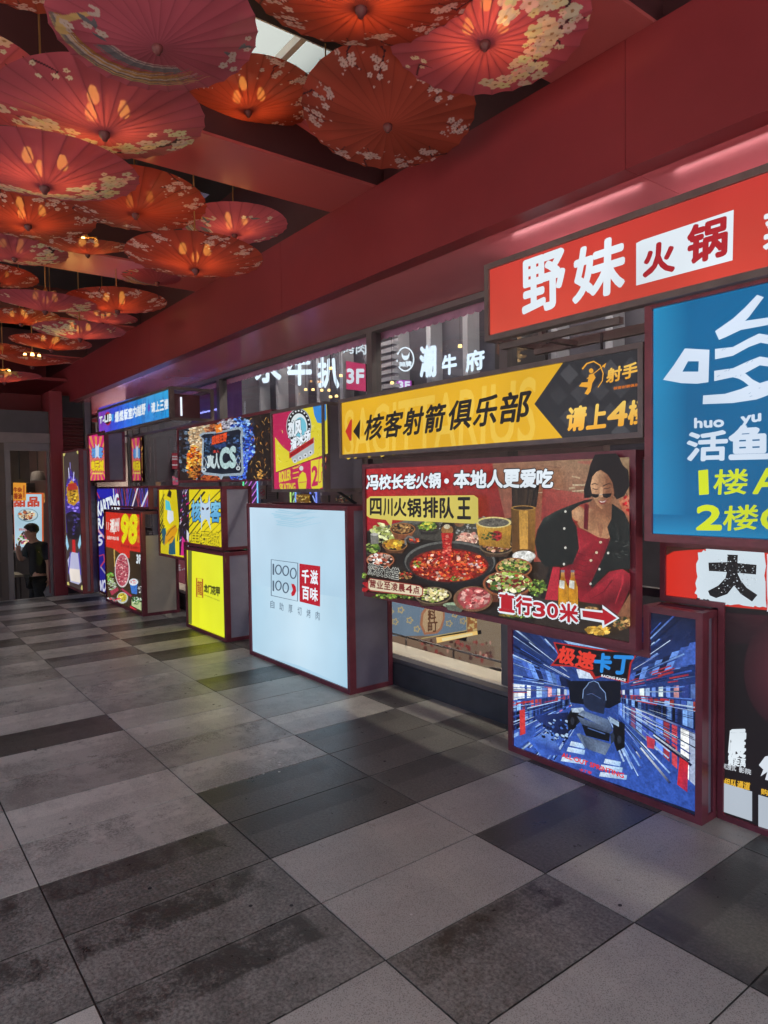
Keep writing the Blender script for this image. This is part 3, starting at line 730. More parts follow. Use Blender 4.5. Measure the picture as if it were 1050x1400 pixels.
for x0 in (252, 320):
    A.poly([(x0,1150),(x0,1010),(x0+16,940),(x0+18,900),(x0+40,902),(x0+44,944),(x0+64,1010),(x0+66,1160)], None, [(196,130,20),(206,140,26),(176,110,20),(196,150,90),(196,150,90),(160,100,20),(216,156,40),(206,146,30)])
    A.poly([(x0+8,960),(x0+42,966),(x0+40,1022),(x0+6,1012)], (206,206,196)); A.rect(x0+16, 892, x0+42, 908, (120,110,120))
A.bits(110, 1010, 60, 56, G1, 70, 13); A.bits(480, 1170, 90, 26, G3, 50, 16); A.bits(520, 1300, 90, 30, [(206,160,60),(230,190,90),(176,130,40)], 50, 20); A.bits(690, 1250, 60, 40, G3+[(60,70,40)], 60, 15)
done(th, A, M_pic); n_ = A.n; A = Art(A.Y); A.n = n_+4
# lettering
A.clip = None
A.crop(480, 600, .4)
for s_, bl, br, tl_ in (('冯校长老火锅', (70,172), (326,166), (72,126)), ('本地人更爱吃', (370,166), (712,164), (372,110))):
    n = len(s_)
    for i, ch in enumerate(s_):
        t0, t1 = i/n, (i+.93)/n; L_ = lambda t, q: (bl[0]+(br[0]-bl[0])*t + (tl_[0]-bl[0])*q, bl[1]+(br[1]-bl[1])*t+(tl_[1]-bl[1])*q*(1+.06*t))
        A.text(ch, L_(t0, 0), L_(t1, 0), L_(t0, 1), WHITE, .05, (24,20,24), .06)
A.ell(346, 144, 8, 9, WHITE)
A.poly([(72,206),(84,196),(440,192),(454,202),(455,282),(440,289),(160,276),(156,300),(138,276),(84,270),(72,262)], (206,190,90))
for i, ch in enumerate('四川火锅排队王'):
    x0 = (84, 130, 166, 212, 266, 324, 384)[i]; w_ = (38, 30, 42, 46, 50, 46, 44)[i]
    A.text(ch, (x0, 258+i*2.2), (x0+w_, 259+i*2.2), (x0, 204-(i > 3)*3), (22,20,20), .035)
for i, ch in enumerate('深夜食堂'): A.text(ch, (76+i*27, 460+i*4.5), (101+i*27, 464+i*4.5), (78+i*27, 424+i*4.5), (20,18,18), .02, (206,206,196), .05)
A.poly([(76,482),(84,473),(256,498),(267,508),(266,532),(256,538),(84,518),(75,508)], (150,60,50)); A.poly([(79,484),(86,476),(254,501),(263,509),(262,529),(254,534),(86,514),(79,507)], (220,206,176))
for i, ch in enumerate('营业至凌晨4点'): A.text(ch, (82+i*25, 504+i*3.6), (104+i*25, 507+i*3.6), (82+i*25, 478+i*3.6), (120,40,36), .035)
for i, ch in enumerate('直行30米'):
    x0 = (528, 586, 644, 692, 736)[i]; w_ = (50, 52, 40, 36, 60)[i]; y0 = (582, 592, 600, 604, 616)[i]
    A.text(ch, (x0,y0), (x0+w_,y0+w_*.14), (x0,y0-(58 if ch not in '30' else 46)), (176,24,36), .05, WHITE, .11)
for c_, e in ((WHITE, 7), ((176,24,36), 0)):
    A.poly([(812-e,582-e),(882,590-e),(880,574-e*1.6),(930+e*1.3,608),(888-e,632+e*1.5),(886-e,616+e),(814-e,604+e)], c_)
A.crop(0, 0, 1); done(th, A, None, 'lettering')

# --- karting tunnel sign (L-shaped round the hot pot sign)
th, A = lightbox('karting light box on the floor with blue speed tunnel and red striped walls', [(-3.06, .0), (-1.757, .0), (-1.757, 1.085), (-2.085, 1.085), (-2.085, .838), (-3.06, .838)], 3.36, 3.5, .036, None, M_sidedark)
sheet(A, (18, 26, 52))
A.clip = [(700, 853), (875, 884), (876, 828), (957, 836), (957, 1112), (700, 1022)]
A.clip = [(699, 853), (800, 815), (957, 835), (957, 1112), (699, 1022)]
A.crop(690, 840, .26667)
VPK = (465, 400)
rk = random.Random(11)
BLU = [(60,96,190),(90,130,214),(36,60,140),(130,170,232),(20,34,90),(176,204,242),(14,22,56)]
def radial(a0, a1, r0, r1, col, col2=None):
    P = lambda a, r: (VPK[0]+r*math.cos(R_(a)), VPK[1]+r*.86*math.sin(R_(a)))
    A.quad([P(a0,r0), P(a0,r1), P(a1,r1), P(a1,r0)], [col, col2 or col, col2 or col, col])
A.quad([(38,50),(1000,0),(1000,1040),(38,700)], [(24,36,76), (14,20,44), (50,84,176), (60,96,190)])
# walls: stripes between guide lines running to the vanishing point
def wallband(x_side, yt, yb, cols, n, dirn, skew=0):
    for k in range(n):
        t0, t1 = (k/n)**1.6, ((k+rk.uniform(.55,1))/n)**1.6
        xa, xb = VPK[0]+dirn*(120+t0*(x_side-120)), VPK[0]+dirn*(120+t1*(x_side-120))
        f = lambda x, y: VPK[1]+(y-VPK[1])*abs(x-VPK[0])/x_side
        c = rk.choice(cols); d = rk.uniform(.8, 1.25); c = tuple(min(255, z*d) for z in c)
        A.poly([(xa, f(xa, yt)), (xb+dirn*skew*t1, f(xb, yt)), (xb, f(xb, yb)), (xa-dirn*skew*t0, f(xa, yb))], c)
LB = [(160,192,240),(206,224,250),(232,240,250),(100,134,210),(222,160,166),(40,56,120)]
for d_, xs_ in ((1, 535), (-1, 430)):
    wallband(xs_, 120 if d_ > 0 else 190, 250 if d_ > 0 else 320, [(60,90,170),(96,136,210),(20,30,66),(16,24,54)], 13, d_, 60)
    wallband(xs_, 355, 440, LB, 14, d_)
    wallband(xs_, 450, 500, [(190,70,60),(150,60,70),(60,90,180),(130,170,226),(36,50,100)], 20, d_)
    wallband(xs_, 505, 600, [(14,18,36),(30,44,90),(24,34,70),(110,150,214)], 22, d_)
    wallband(xs_, 620, 900 if d_ > 0 else 640, [(24,34,80),(206,220,246),(190,206,240),(90,124,214),(110,150,226),(176,60,70),(60,80,170),(140,176,236),(150,90,130)], 13, d_)
for k in range(210):
    a = rk.choice([rk.uniform(-62, 30), rk.uniform(28, 70), rk.uniform(150, 242), rk.uniform(110, 160)])
    r0 = rk.uniform(150, 420); radial(a, a+rk.uniform(.3, 1.3), r0, r0+rk.uniform(60, 260), rk.choice(BLU+[(230,240,250),(14,18,40)]), rk.choice(BLU))
for k in range(50):
    a = rk.choice([rk.uniform(-58,-34), rk.uniform(6,34), rk.uniform(200,235)]); r0 = rk.uniform(120, 380)
    radial(a, a+rk.uniform(.25, .6), r0, r0+rk.uniform(100, 330), rk.choice([(12,16,34),(206,226,250),(20,28,60)]))
for k in range(26):
    a = rk.choice([rk.uniform(2,16), rk.uniform(166,188), rk.uniform(-24,-8)]); r0 = rk.uniform(150, 420)
    radial(a, a+rk.uniform(.6,1.8), r0, r0+rk.uniform(30, 110), (196,60,50), (150,40,60))
A.quad([(900,730),(945,760),(940,910),(888,870)], [(214,40,44),(206,40,50),(150,40,80),(196,40,50)]); A.quad([(80,490),(108,485),(110,610),(82,620)], [(206,60,60)]*4); A.quad([(730,620),(775,640),(770,690),(735,680)], [(190,60,80)]*4)
A.quad([(270,106),(690,190),(690,208),(330,150)], [(150,190,236)]*4); A.quad([(120,640),(240,600),(300,720),(190,720)], [(60,100,200),(110,150,230),(40,60,140),(70,110,210)])
A.quad([(150,520),(330,500),(330,640),(250,620)], [(40,60,130),(20,30,70),(14,20,44),(30,44,90)])
for k in range(40):
    x, y = rk.uniform(190, 330), rk.uniform(540, 660); A.ell(x, y, rk.uniform(5,13), rk.uniform(4,8), rk.choice([(176,206,240),(70,110,190),(16,22,46),(110,150,220)]), n=8, rot=30)
A.poly([(330,340),(600,340),(600,450),(540,480),(340,450)], (12, 16, 30))
A.quad([(372,280),(430,280),(470,330),(385,325)], [(206,222,244)]*4)
# lane dashes, seat and kart
for i, (x0, x1, y) in enumerate(((345,416,660),(330,416,690),(300,420,740),(520,600,750),(500,610,780),(496,632,818))):
    A.quad([(x0,y-12),(x1,y+4),(x1-4,y+28),(x0-8,y+10)], [(214,232,250),(170,206,240),(150,190,236),(206,226,248)])
A.poly([(350,478),(400,480),(420,520),(380,560),(330,600),(325,520)], (22,24,30)); A.poly([(560,530),(620,560),(620,680),(580,700),(560,640)], (16,16,22))
A.quad([(345,480),(405,476),(420,505),(350,500)], [(176,196,220)]*4); A.quad([(540,520),(590,550),(590,575),(545,550)], [(150,176,206)]*4)
A.poly([(404,430),(408,385),(428,362),(436,348),(462,340),(484,350),(494,372),(520,400),(524,440),(512,510),(440,490),(414,470)], (30,40,66))
A.line([(404,430),(408,385),(428,362),(436,348),(462,340),(484,350),(494,372),(520,400),(524,440)], 4, (130,160,206)); A.line([(426,410),(450,404),(498,430)], 3, (80,100,150))
A.quad([(380,510),(405,490),(540,540),(560,600)], [(130,150,180),(96,116,150),(90,110,146),(70,86,116)])
A.quad([(376,520),(396,560),(540,610),(560,590)], [(90,106,136),(60,74,100),(54,66,92),(80,96,126)])
A.poly([(400,562),(545,610),(540,650),(420,620)], (10,12,18)); A.line([(430,580),(520,612)], 6, (70,96,150))
A.quad([(372,610),(392,608),(440,650),(420,690)], [(120,140,170),(96,116,146),(60,74,100),(70,86,116)])
A.quad([(392,612),(550,664),(520,720),(430,690)], [(70,84,110),(90,106,136),(120,140,170),(60,72,98)])
A.quad([(560,600),(545,612),(550,664),(575,640)], [(40,50,70)]*4)
for x, y, r in ((352,545,34),(592,640,36)): A.ell(x, y, r*.7, r*1.3, (12,12,16)); A.ell(x, y, r*.3, r*.6, (40,44,56))
done(th, A, M_pic); n_ = A.n; A = Art(A.Y); A.n = n_+4
# title
A.clip = None; A.crop(690, 840, .26667)
A.poly([(254,140),(480,176),(690,190),(655,250),(640,352),(500,318),(462,332),(440,300),(360,268),(238,262),(280,212)], (176,40,34)); A.poly([(264,148),(480,184),(676,198),(646,248),(632,342),(505,312),(470,318),(455,290),(360,262),(254,252),(292,212)], (16,16,24))
A.text('极', (272,240), (355,262), (290,160), (226,60,44), .05); A.text('速', (366,262), (455,282), (384,182), (226,60,44), .05)
A.text('卡', (462,290), (545,296), (470,200), (40,140,226), .06); A.text('丁', (556,300), (650,306), (568,212), (40,140,226), .06)
A.text('RACING RACE', (500,318), (624,342), (502,306), (226,236,246), .06)
A.text('ALL·OUT SPRINTING', (298,728), (614,838), (300,706), (226,52,40), .05); A.text('卡丁车', (386,800), (448,818), (390,786), (226,52,40), .05)
A.crop(0, 0, 1); done(th, A, None, 'lettering')

# --- white barbecue sign
th, A = lightbox('large plain white light box standing on the floor with small red and grey logo', rectp(-6.552, -4.705, 0, 1.577), 3.24, 3.68, .04, None, M_sidedark, skip=(0, 2))
sheet(A, None, [(168,202,222), (162,198,222), (178,206,224), (186,210,228)])
A.crop(300, 660, .24762)
A.quad([(170,560),(440,600),(440,1010),(170,930)], [(168,202,222),(196,220,234),(188,214,230),(168,202,222)])
A.quad([(440,600),(715,640),(715,1130),(440,1010)], [(196,220,234),(170,204,224),(164,200,222),(188,214,230)])
for k in range(9):
    x0 = 300+rnd.uniform(-20, 40); y0 = 150+k*10; A.line([(x0,y0),(x0+110,y0+14+rnd.uniform(-4,6)),(x0+rnd.uniform(180,270),y0+rnd.uniform(-20,14))], 5, (152,196,218), 2)
GR = (84, 100, 118)
A.line([(286,424),(433,444),(431,654),(286,622)], 5, GR, closed=True)
A.text('1', (295,505), (301,506), (295,450), GR, .06); A.text('1', (295,594), (301,596), (295,542), GR, .06)
for cx, cy, ry in ((326,480,25),(366,486,26),(408,500,28)): A.line([(cx+16*math.cos(t*.3142), cy+ry*math.sin(t*.3142)) for t in range(20)], 7, GR, closed=True)
for cx, cy, ry in ((326,568,25),(366,580,27)): A.line([(cx+15*math.cos(t*.3142), cy+ry*math.sin(t*.3142)) for t in range(20)], 7, GR, closed=True)
A.poly([(397,557),(412,560),(422,575),(424,600),(414,622),(400,627),(396,610),(406,592),(400,572)], (186, 30, 44))
A.poly([(442,446),(557,461),(556,684),(443,656)], (176, 26, 42))
A.text('千', (456,549), (494,556), (456,478), WHITE, .04); A.text('滋', (503,556), (543,562), (503,482), WHITE, .03)
A.text('百', (458,640), (494,648), (458,572), WHITE, .04); A.text('味', (502,648), (543,656), (502,578), WHITE, .03)
for i, ch in enumerate('自助厚切烤肉'): A.text(ch, (282+i*50, 690+i*13), (304+i*50, 695+i*13), (282+i*50, 648+i*12), GR, .004)
A.crop(0, 0, 1); done(th, A, M_white2)
mb = MB(); mb.box((-4.75, 3.3, .06), (-4.735, 3.64, 1.53)); mb.build('inner_panel', M_side, th)

# --- yellow-green sign
th, A = lightbox('small lime yellow light box on the floor with a red seal logo', rectp(-8.39, -7.215, 0, 1.012), 3.28, 3.62, .04, None, M_side, skip=(2,))
sheet(A, None, [(214, 212, 32), (206, 214, 36), (196, 200, 40), (208, 206, 34)])
A.crop(205, 640, .17857)
A.poly([(290,606),(318,612),(318,1196),(290,1186)], (96, 104, 40)); A.line([(318,612),(318,1196)], 4, (60,56,30))
A.quad([(380,640),(580,690),(580,1290),(380,1210)], [(204,204,40),(200,208,44),(210,218,40),(216,220,34)])
SEAL = (150, 56, 30)
A.line([(358,842),(402,850),(404,994),(358,984)], 9, SEAL, closed=True); A.text('龍', (364,968), (398,974), (364,860), SEAL, .02)
for i, ch in enumerate('龙门花甲'): A.text(ch, (414+i*31, 946+i*10), (441+i*31, 951+i*10), (414+i*31, 890+i*7), (30, 28, 20), .06)
A.text('LONGMEN HUAJIA', (416,976), (536,1024), (416,966), (90,84,30), .04)
A.crop(0, 0, 1); done(th, A, M_strong)

# --- yellow and black arcade sign
th, A = lightbox('yellow and black arcade light box with silver horned badge, above the lime box', [(-9.37, .826), (-8.43, .826), (-8.43, 1.03), (-7.29, 1.03), (-7.29, 1.76), (-9.37, 1.76)], 3.3, 3.66, .035, None, M_side, skip=(4,))
YY, BKc = (222, 204, 24), (30, 24, 26)
sheet(A, YY)
A.crop(205, 640, .17857); A.clip = [(219, 667), (304, 665), (304, 748), (258, 742), (258, 760), (219, 756)]
A.clip = [(219, 667), (304, 664), (304, 748), (256, 760), (219, 757)]
A.poly([(208,150),(300,148),(300,680),(225,680),(222,400)], (40, 30, 34))
for k in range(14): y = 200+k*34; A.line([(72,y+90),(110,y)], rnd.uniform(4,12), BKc)
for k in range(8): y = 180+k*60; A.line([(280,y+120),(420,y-60)], rnd.uniform(5,16), BKc)
for k in range(6): y = 150+k*62; A.line([(420,y+140),(560,y)], rnd.uniform(3,9), BKc)
A.line([(102,150),(102,660)], 3, (110,100,30))
# bold abstract shapes in place of the figure
A.poly([(130,150),(205,150),(222,330),(226,420),(190,470),(100,420),(108,240)], (216,196,20)); A.line([(205,150),(226,420),(210,560)], 6, BKc)
A.poly([(118,242),(150,256),(165,330),(120,318)], (80,190,206)); A.poly([(136,320),(178,330),(182,400),(150,428),(132,390)], (214,222,226)); A.poly([(148,162),(166,186),(160,228),(130,212)], BKc)
A.poly([(88,470),(120,455),(130,560),(190,500),(196,660),(150,664),(104,590)], (34,84,104)); A.poly([(130,480),(190,430),(214,470),(170,570),(110,600),(118,520)], (214,150,20))
A.poly([(110,590),(150,560),(140,680),(80,660),(86,560)], (206,190,20))
A.line([(126,520),(160,470),(200,440)], 5, BKc); A.line([(140,560),(180,520)], 5, BKc)
for k in range(60):
    x, y = rnd.uniform(228,292), rnd.uniform(160,670); A.poly([(x,y),(x+rnd.uniform(6,20),y-rnd.uniform(2,16)),(x+rnd.uniform(-4,8),y+rnd.uniform(8,24))], rnd.choice([(70,60,140),(206,40,130),(150,150,190),(20,16,20),(206,190,210),(60,50,90)]))
A.poly([(248,520),(272,560),(272,670),(236,680)], (206,40,130)); A.poly([(282,470),(300,500),(296,570),(282,540)], (214,214,222))
A.clip = None
CY = (70, 150, 206)
A.text('核', (318,402), (388,410), (320,250), CY, .04, (22,22,44), .05, (130,196,226)); A.text('客', (464,410), (542,410), (466,256), CY, .04, (22,22,44), .05, (130,196,226))
A.poly([(386,200),(402,262),(426,272),(446,262),(456,200),(464,300),(460,420),(470,480),(440,400),(424,386),(404,410),(392,480),(392,420),(388,320)], (176,200,222)); A.line([(386,200),(402,262),(426,272),(446,262),(456,200)], 4, (80,96,120))
A.poly([(398,296),(416,308),(414,322),(400,318)], (60,20,40)); A.poly([(432,308),(452,296),(450,316),(434,324)], (60,20,40))
for i, ch in enumerate('电玩城'): A.text(ch, (322+i*72, 576+i*8), (388+i*72, 582+i*8), (322+i*72, 488+i*2), (222,204,24), .03, BKc, .05)
A.crop(0, 0, 1); done(th, A)

# --- roller skating sign
th, A = lightbox('magenta and yellow roller skating light box with large 2F, beside the dark combat sign', rectp(-6.06, -5.095, 1.693, 2.482), 3.27, 3.72, .03, M_dframe, M_sidedark, skip=(2,))
MG, YE = (186, 36, 84), (214, 200, 50)
sheet(A, MG)
A.crop(240, 540, .20952); A.clip = [(375, 562), (447, 552.5), (449, 671), (378, 671)]
A.poly([(645,270),(700,340),(740,370),(760,440),(650,510),(640,300)], YE); A.poly([(820,75),(985,50),(998,380),(650,505),(650,440),(760,400),(880,220)], YE)
A.poly([(895,68),(982,50),(985,160),(960,186),(925,180),(905,130)], (50,130,206))
for k in range(70):
    x, y = rnd.uniform(650,990), rnd.uniform(180,470)
    if x < 880 and y < 400 - (x-650)*.2 and x > 700: continue
    A.line([(x,y),(x+rnd.uniform(-20,26),y+rnd.uniform(-22,22))], 3, rnd.choice([(236,226,120),(176,160,30),(200,186,40)]))
A.line([(655,506),(998,382)], 4, (70,30,30))
A.ell(805, 205, 82, 120, (24,22,26)); A.ell(805, 210, 56, 90, (210,222,226)); A.ell(815,215,40,70,(110,186,206))
for k in range(13): a = R_(170+k*16.5); A.ell(805+69*math.cos(a), 207+104*math.sin(a), 6, 7, (210,216,220), n=5)
A.line([(805+80*math.cos(t*.3142), 205+116*math.sin(t*.3142)) for t in range(20)], 4, (190,196,200), closed=True)
A.poly([(745,370),(905,276),(905,380),(880,400),(780,442),(762,430)], (170,176,180))
A.text('烈风', (738,278), (822,254), (736,186), WHITE, .05, (20,20,24), .05); A.text('溜冰场', (752,362), (880,296), (752,292), WHITE, .05, (20,20,24), .04)
A.poly([(742,380),(902,276),(903,312),(744,416)], (176,34,34))
A.text('ROLLER SKATING', (752,402), (896,306), (752,386), (60,20,24), .03)
for i in range(4): A.ell(780+i*34, 430-i*18, 13, 15, (200,206,210)); A.ell(780+i*34, 430-i*18, 5, 6, (60,60,64))
A.text('ROLLER', (678,570), (752,552), (678,505), YE, .05); A.text('SKATING', (680,626), (782,622), (680,580), YE, .05)
for i in range(3): A.line([(766,480+i*32),(804,468+i*34)], 8, YE)
A.poly([(800,556),(812,520),(830,500),(850,512),(858,556),(852,616),(806,620)], YE); A.ell(822,478,13,16,(200,206,200)); A.line([(806,572),(856,566)], 4, MG)
A.poly([(884,430),(960,412),(966,600),(900,628),(886,600)], YE); A.text('2', (892,592), (928,584), (892,472), MG, .05); A.text('F', (938,560), (972,552), (944,424), YE, .05, MG, .05)
A.clip = None
A.crop(0, 0, 1); done(th, A)
mb = MB(); mb.tube((-5.4, 3.6, 1.692), (-5.2, 3.66, 1.58), .014, n=8); mb.build('support_arm', M_back, th)

# --- combat game sign
th, A = lightbox('dark combat game light box with metal shield badge between flames and blue ice', rectp(-8.6, -6.085, 1.812, 2.508), 3.3, 3.7, .03)
sheet(A, (40, 30, 28))
A.crop(240, 540, .20952); A.clip = [(245, 584), (372, 563), (373, 655), (246, 658)]
r3 = random.Random(5)
A.bits(120, 330, 120, 220, [(60,70,90),(30,30,36),(110,130,150),(20,20,24)], 420, 15, rg=r3)
A.quad([(100,230),(230,190),(240,330),(120,420)], [(90,80,70),(190,170,140),(206,180,140),(150,110,60)])
A.bits(150, 280, 60, 110, [(214,200,170),(190,160,120),(150,120,90)], 160, 13, rg=r3)
A.bits(130, 440, 50, 110, [(214,90,20),(236,150,40),(160,50,16),(250,200,90)], 260, 11, rg=r3); A.bits(150, 510, 60, 50, [(90,40,20),(190,120,50),(40,24,20)], 120, 10, rg=r3)
A.bits(260, 230, 60, 36, [(190,100,50),(120,60,40),(210,150,100)], 120, 10, rg=r3); A.bits(350, 190, 60, 36, [(190,190,200),(150,150,170)], 80, 10, rg=r3)
A.bits(440, 330, 90, 190, [(40,80,200),(90,140,230),(20,40,130),(150,190,240)], 560, 11, rg=r3); A.bits(470, 430, 60, 80, [(40,70,220),(80,120,240)], 120, 9, rg=r3)
A.bits(240, 545, 60, 24, [(214,110,50),(160,60,30)], 80, 8, rg=r3); A.bits(420, 530, 60, 30, [(50,90,220),(110,160,240)], 80, 8, rg=r3)
A.poly([(530,200),(640,120),(645,570),(480,570),(490,440),(540,380)], (36,28,26))
for k in range(70): x, y = r3.uniform(500,640), r3.uniform(140,560); A.line([(x,y),(x+r3.uniform(-16,20),y+r3.uniform(8,30))], r3.uniform(2,5), r3.choice([(190,120,50),(130,80,36),(226,170,90),(80,50,30)]), 1)
A.bits(572, 520, 18, 36, [(206,150,70)], 20, 10, rg=r3)
STL = (150,166,180)
A.poly([(170,262),(196,246),(300,238),(430,210),(456,214),(462,250),(454,280),(464,500),(450,526),(330,530),(316,556),(300,530),(206,520),(186,500),(192,290)], STL)
A.poly([(182,270),(206,256),(300,250),(430,224),(446,236),(440,280),(450,490),(440,508),(320,516),(210,504),(196,490),(204,290)], (24,30,44))
A.bits(320, 300, 110, 50, [(40,56,86),(70,96,136),(20,24,36)], 120, 10, rg=r3); A.bits(225, 380, 16, 110, [(70,110,150),(30,50,80)], 50, 8, rg=r3); A.bits(425, 360, 16, 110, [(60,100,160),(30,50,90)], 50, 8, rg=r3)
A.poly([(280,205),(318,182),(326,240),(284,250)], (236,130,40)); A.poly([(296,220),(318,206),(320,236)], (250,220,170))
A.text('超燃狂野', (256,326), (354,300), (258,272), (226,80,40), .05, (80,20,16), .05); A.poly([(264,330),(350,312),(350,340),(280,346)], (40,60,110))
A.text('真', (226,474), (270,476), (226,394), (190,206,210), .06); A.text('人', (272,476), (306,478), (272,384), (190,206,210), .06)
A.text('CS', (312,476), (412,466), (312,356), (176,206,206), .09); A.text('真人', (266,380), (306,376), (266,362), (200,60,50), .05)
for cx, cy in ((206,450),(430,440)): A.line([(cx,cy-46),(cx+16,cy-10),(cx,cy+30),(cx-16,cy-10)], 4, (200,210,216), closed=True); A.ell(cx, cy+38, 14, 14, (190,200,206)); A.ell(cx, cy+38, 6, 6, (24,30,44))
A.clip = None; A.crop(0, 0, 1); done(th, A, M_pic)

# --- blue-violet off-road sign
th, A = lightbox('long blue to violet light box with white lettering and open right end', rectp(-11.62, -8.42, 2.592, 3.005), 3.15, 3.72, .035, M_dframe)
sheet(A, None, [(90, 60, 190), (30, 150, 220), (50, 170, 226), (110, 70, 190)])
A.crop(110, 510, .20952); A.clip = [(135, 557.5), (231, 530), (231, 577), (136, 594)]
A.quad([(112,215),(230,180),(230,375),(118,400)], [(96,60,190),(60,80,210),(50,80,214),(90,60,196)]); A.quad([(230,180),(400,132),(405,340),(230,375)], [(60,80,210),(40,150,220),(40,130,220),(50,80,214)])
A.quad([(112,260),(190,240),(200,380),(118,400)], [(150,60,180),(90,66,196),(70,70,206),(130,60,190)])
for k in range(60): x = rnd.uniform(130,570); A.line([(x, 330-x*.2+rnd.uniform(-100,100)), (x+rnd.uniform(2,6), 326-x*.2+rnd.uniform(-104,96))], 2, (20,60,130))
for k in range(40): x = rnd.uniform(130,575); y = 300-(x-130)*.24+rnd.uniform(-70,80); A.line([(x,y),(x+5,y-7)], 2.5, (16,60,130))
A.clip = None
A.ell(180, 298, 22, 44, (176,34,50)); A.ell(176,300,17,34,(24,20,26)); A.text('T-LIB', (124,330), (204,308), (124,290), WHITE, .09, (24,20,26), .06)
A.poly([(204,270),(216,266),(216,312),(204,316)], (60,150,230))
for i, ch in enumerate('爆燃版室内越野'): x0 = 226+i*29; A.text(ch, (x0,322-i*8.0), (x0+25,316-i*8.0), (x0,258-i*8.4), WHITE, .05)
A.text('※', (440,254), (456,250), (440,204), (90,70,180), .05)
for i, ch in enumerate('请上三楼'): x0 = 464+i*28.5; A.text(ch, (x0,257-i*6.5), (x0+24,252-i*6.5), (x0,196-i*7), WHITE, .05)
A.crop(0, 0, 1); done(th, A)
mb = MB(); mb.box((-8.75, 3.22, 2.64), (-8.735, 3.66, 2.96)); mb.build('inner_panel', paint('maroon_inner', (84, 50, 54), .4), th)
mb = MB(); mb.tube((-11.3, 3.4, 2.9), (-8.9, 3.4, 2.9), .014, n=8); mb.build('soffit_fill_tube', glowing('soffit_fill_blue', (150, 160, 255), 10), th)  # tube added inside to throw bluish light on the soffit
mb = MB(); mb.tube((-8.715, 3.4, 2.68), (-8.715, 3.4, 2.92), .012, n=8); mb.build('inner_lamp', glowing('lamp_tube', (230, 240, 255), 1.2), th)

# --- 98 yuan sign
th, A = lightbox('red and brown light box with a large yellow 98 price and a beige side panel', rectp(-11.17, -9.425, 0, 1.432), 3.08, 3.58, .04, None, None, cat='light box')
mb = MB(); mb.face([(-9.437, 3.132, .03), (-9.437, 3.56, .03), (-9.437, 3.56, 1.10), (-9.437, 3.132, 1.10)]); mb.build('side_panel', M_beige, th)
mb = MB(); mb.box((-9.47, 3.24, 1.12), (-9.45, 3.54, 1.39)); mb.build('inner_panel', M_sidedark, th)
sheet(A, (60, 42, 24))
A.crop(125, 655, .13935); A.clip = [(144.5, 698.5), (194.5, 700), (194.5, 838), (146, 823)]
A.quad([(140,640),(500,700),(500,1300),(140,1180)], [(84,62,34),(50,38,24),(40,34,24),(66,50,30)])
A.poly([(132,316),(495,335),(497,722),(375,702),(375,778),(340,770),(210,680),(140,662)], (206,48,34))
A.clip = None
YO = (226, 214, 20)
A.text('98', (286,612), (438,622), (298,362), YO, .09)
A.text('元', (446,448), (474,450), (446,382), (196,150,40), .03); A.text('/', (446,520), (470,524), (448,490), (196,150,40), .03); A.text('位', (446,620), (470,624), (446,552), (196,150,40), .03)
A.text('潮州', (182,520), (270,512), (184,396), (230,220,214), .04); A.text('牛', (196,540), (250,536), (196,480), (230,220,214), .03); A.line([(150,420),(168,424),(166,498),(150,494)], 4, (226,210,200), closed=True)
A.text('自助牛肉火锅', (156,590), (268,602), (156,556), (226,210,200), .04); A.text('限时优惠 全场畅吃', (288,665), (474,694), (288,640), (120,24,20), .02)
A.text('3F', (442,822), (487,830), (444,742), (214,224,230), .08)
A.ell(304, 895, 74, 168, (206,196,196), n=36); A.ell(302, 895, 64, 154, (176,84,96), n=36)
r4 = random.Random(9)
A.bits(302, 895, 58, 144, [(196,110,120),(160,60,76),(220,160,160),(146,44,60)], 260, 9, rg=r4)
A.line([(226,690),(232,860)], 10, (206,170,90), 6)
A.bits(185, 960, 34, 40, G1+[(60,160,60),(110,200,90)], 60, 10, rg=r4); A.bits(205, 1030, 40, 60, [(200,206,190),(150,170,120)], 50, 12, rg=r4)
A.poly([(376,990),(455,1010),(450,1130),(400,1120)], (60,110,190)); A.ell(418, 1010, 44, 34, (214,220,226)); A.bits(418, 1010, 34, 22, [(190,70,80),(230,190,190)], 26, 7, rg=r4)
A.poly([(185,1100),(260,1062),(272,1090),(205,1142)], (170,60,80)); A.poly([(290,1080),(310,1072),(400,1140),(392,1156)], (160,50,80))
A.ell(308, 1165, 54, 56, (190,196,190)); A.ell(308, 1160, 46, 44, (196,180,60)); A.bits(305, 1160, 36, 34, [(226,210,100),(160,140,40)], 20, 12, rg=r4)
A.bits(480, 1080, 16, 40, [(60,60,60),(190,190,186)], 24, 9, rg=r4); A.poly([(400,1180),(495,1210),(495,1290),(400,1240)], (176,190,140)); A.bits(450, 1190, 44, 40, [(40,90,50),(214,224,210),(90,140,80)], 40, 12, rg=r4)
A.bits(225, 1185, 70, 26, [(206,206,206),(160,150,150),(190,60,80),(60,50,46)], 50, 11, rg=r4); A.poly([(386,1240),(445,1275),(440,1286),(386,1262)], (190,40,60))
A.crop(0, 0, 1); done(th, A, M_pic)
mb = MB(); mb.lathe((-9.75, 3.3, 1.4325), [(0,0),(.05,0),(.055,.03),(.045,.2),(.048,.21),(.02,.21)], 14); o = mb.build('plastic_cup', glass('clear_plastic', (.8,.8,.82), .8)); tag(o, 'empty clear plastic cup left on the price light box', 'cup')

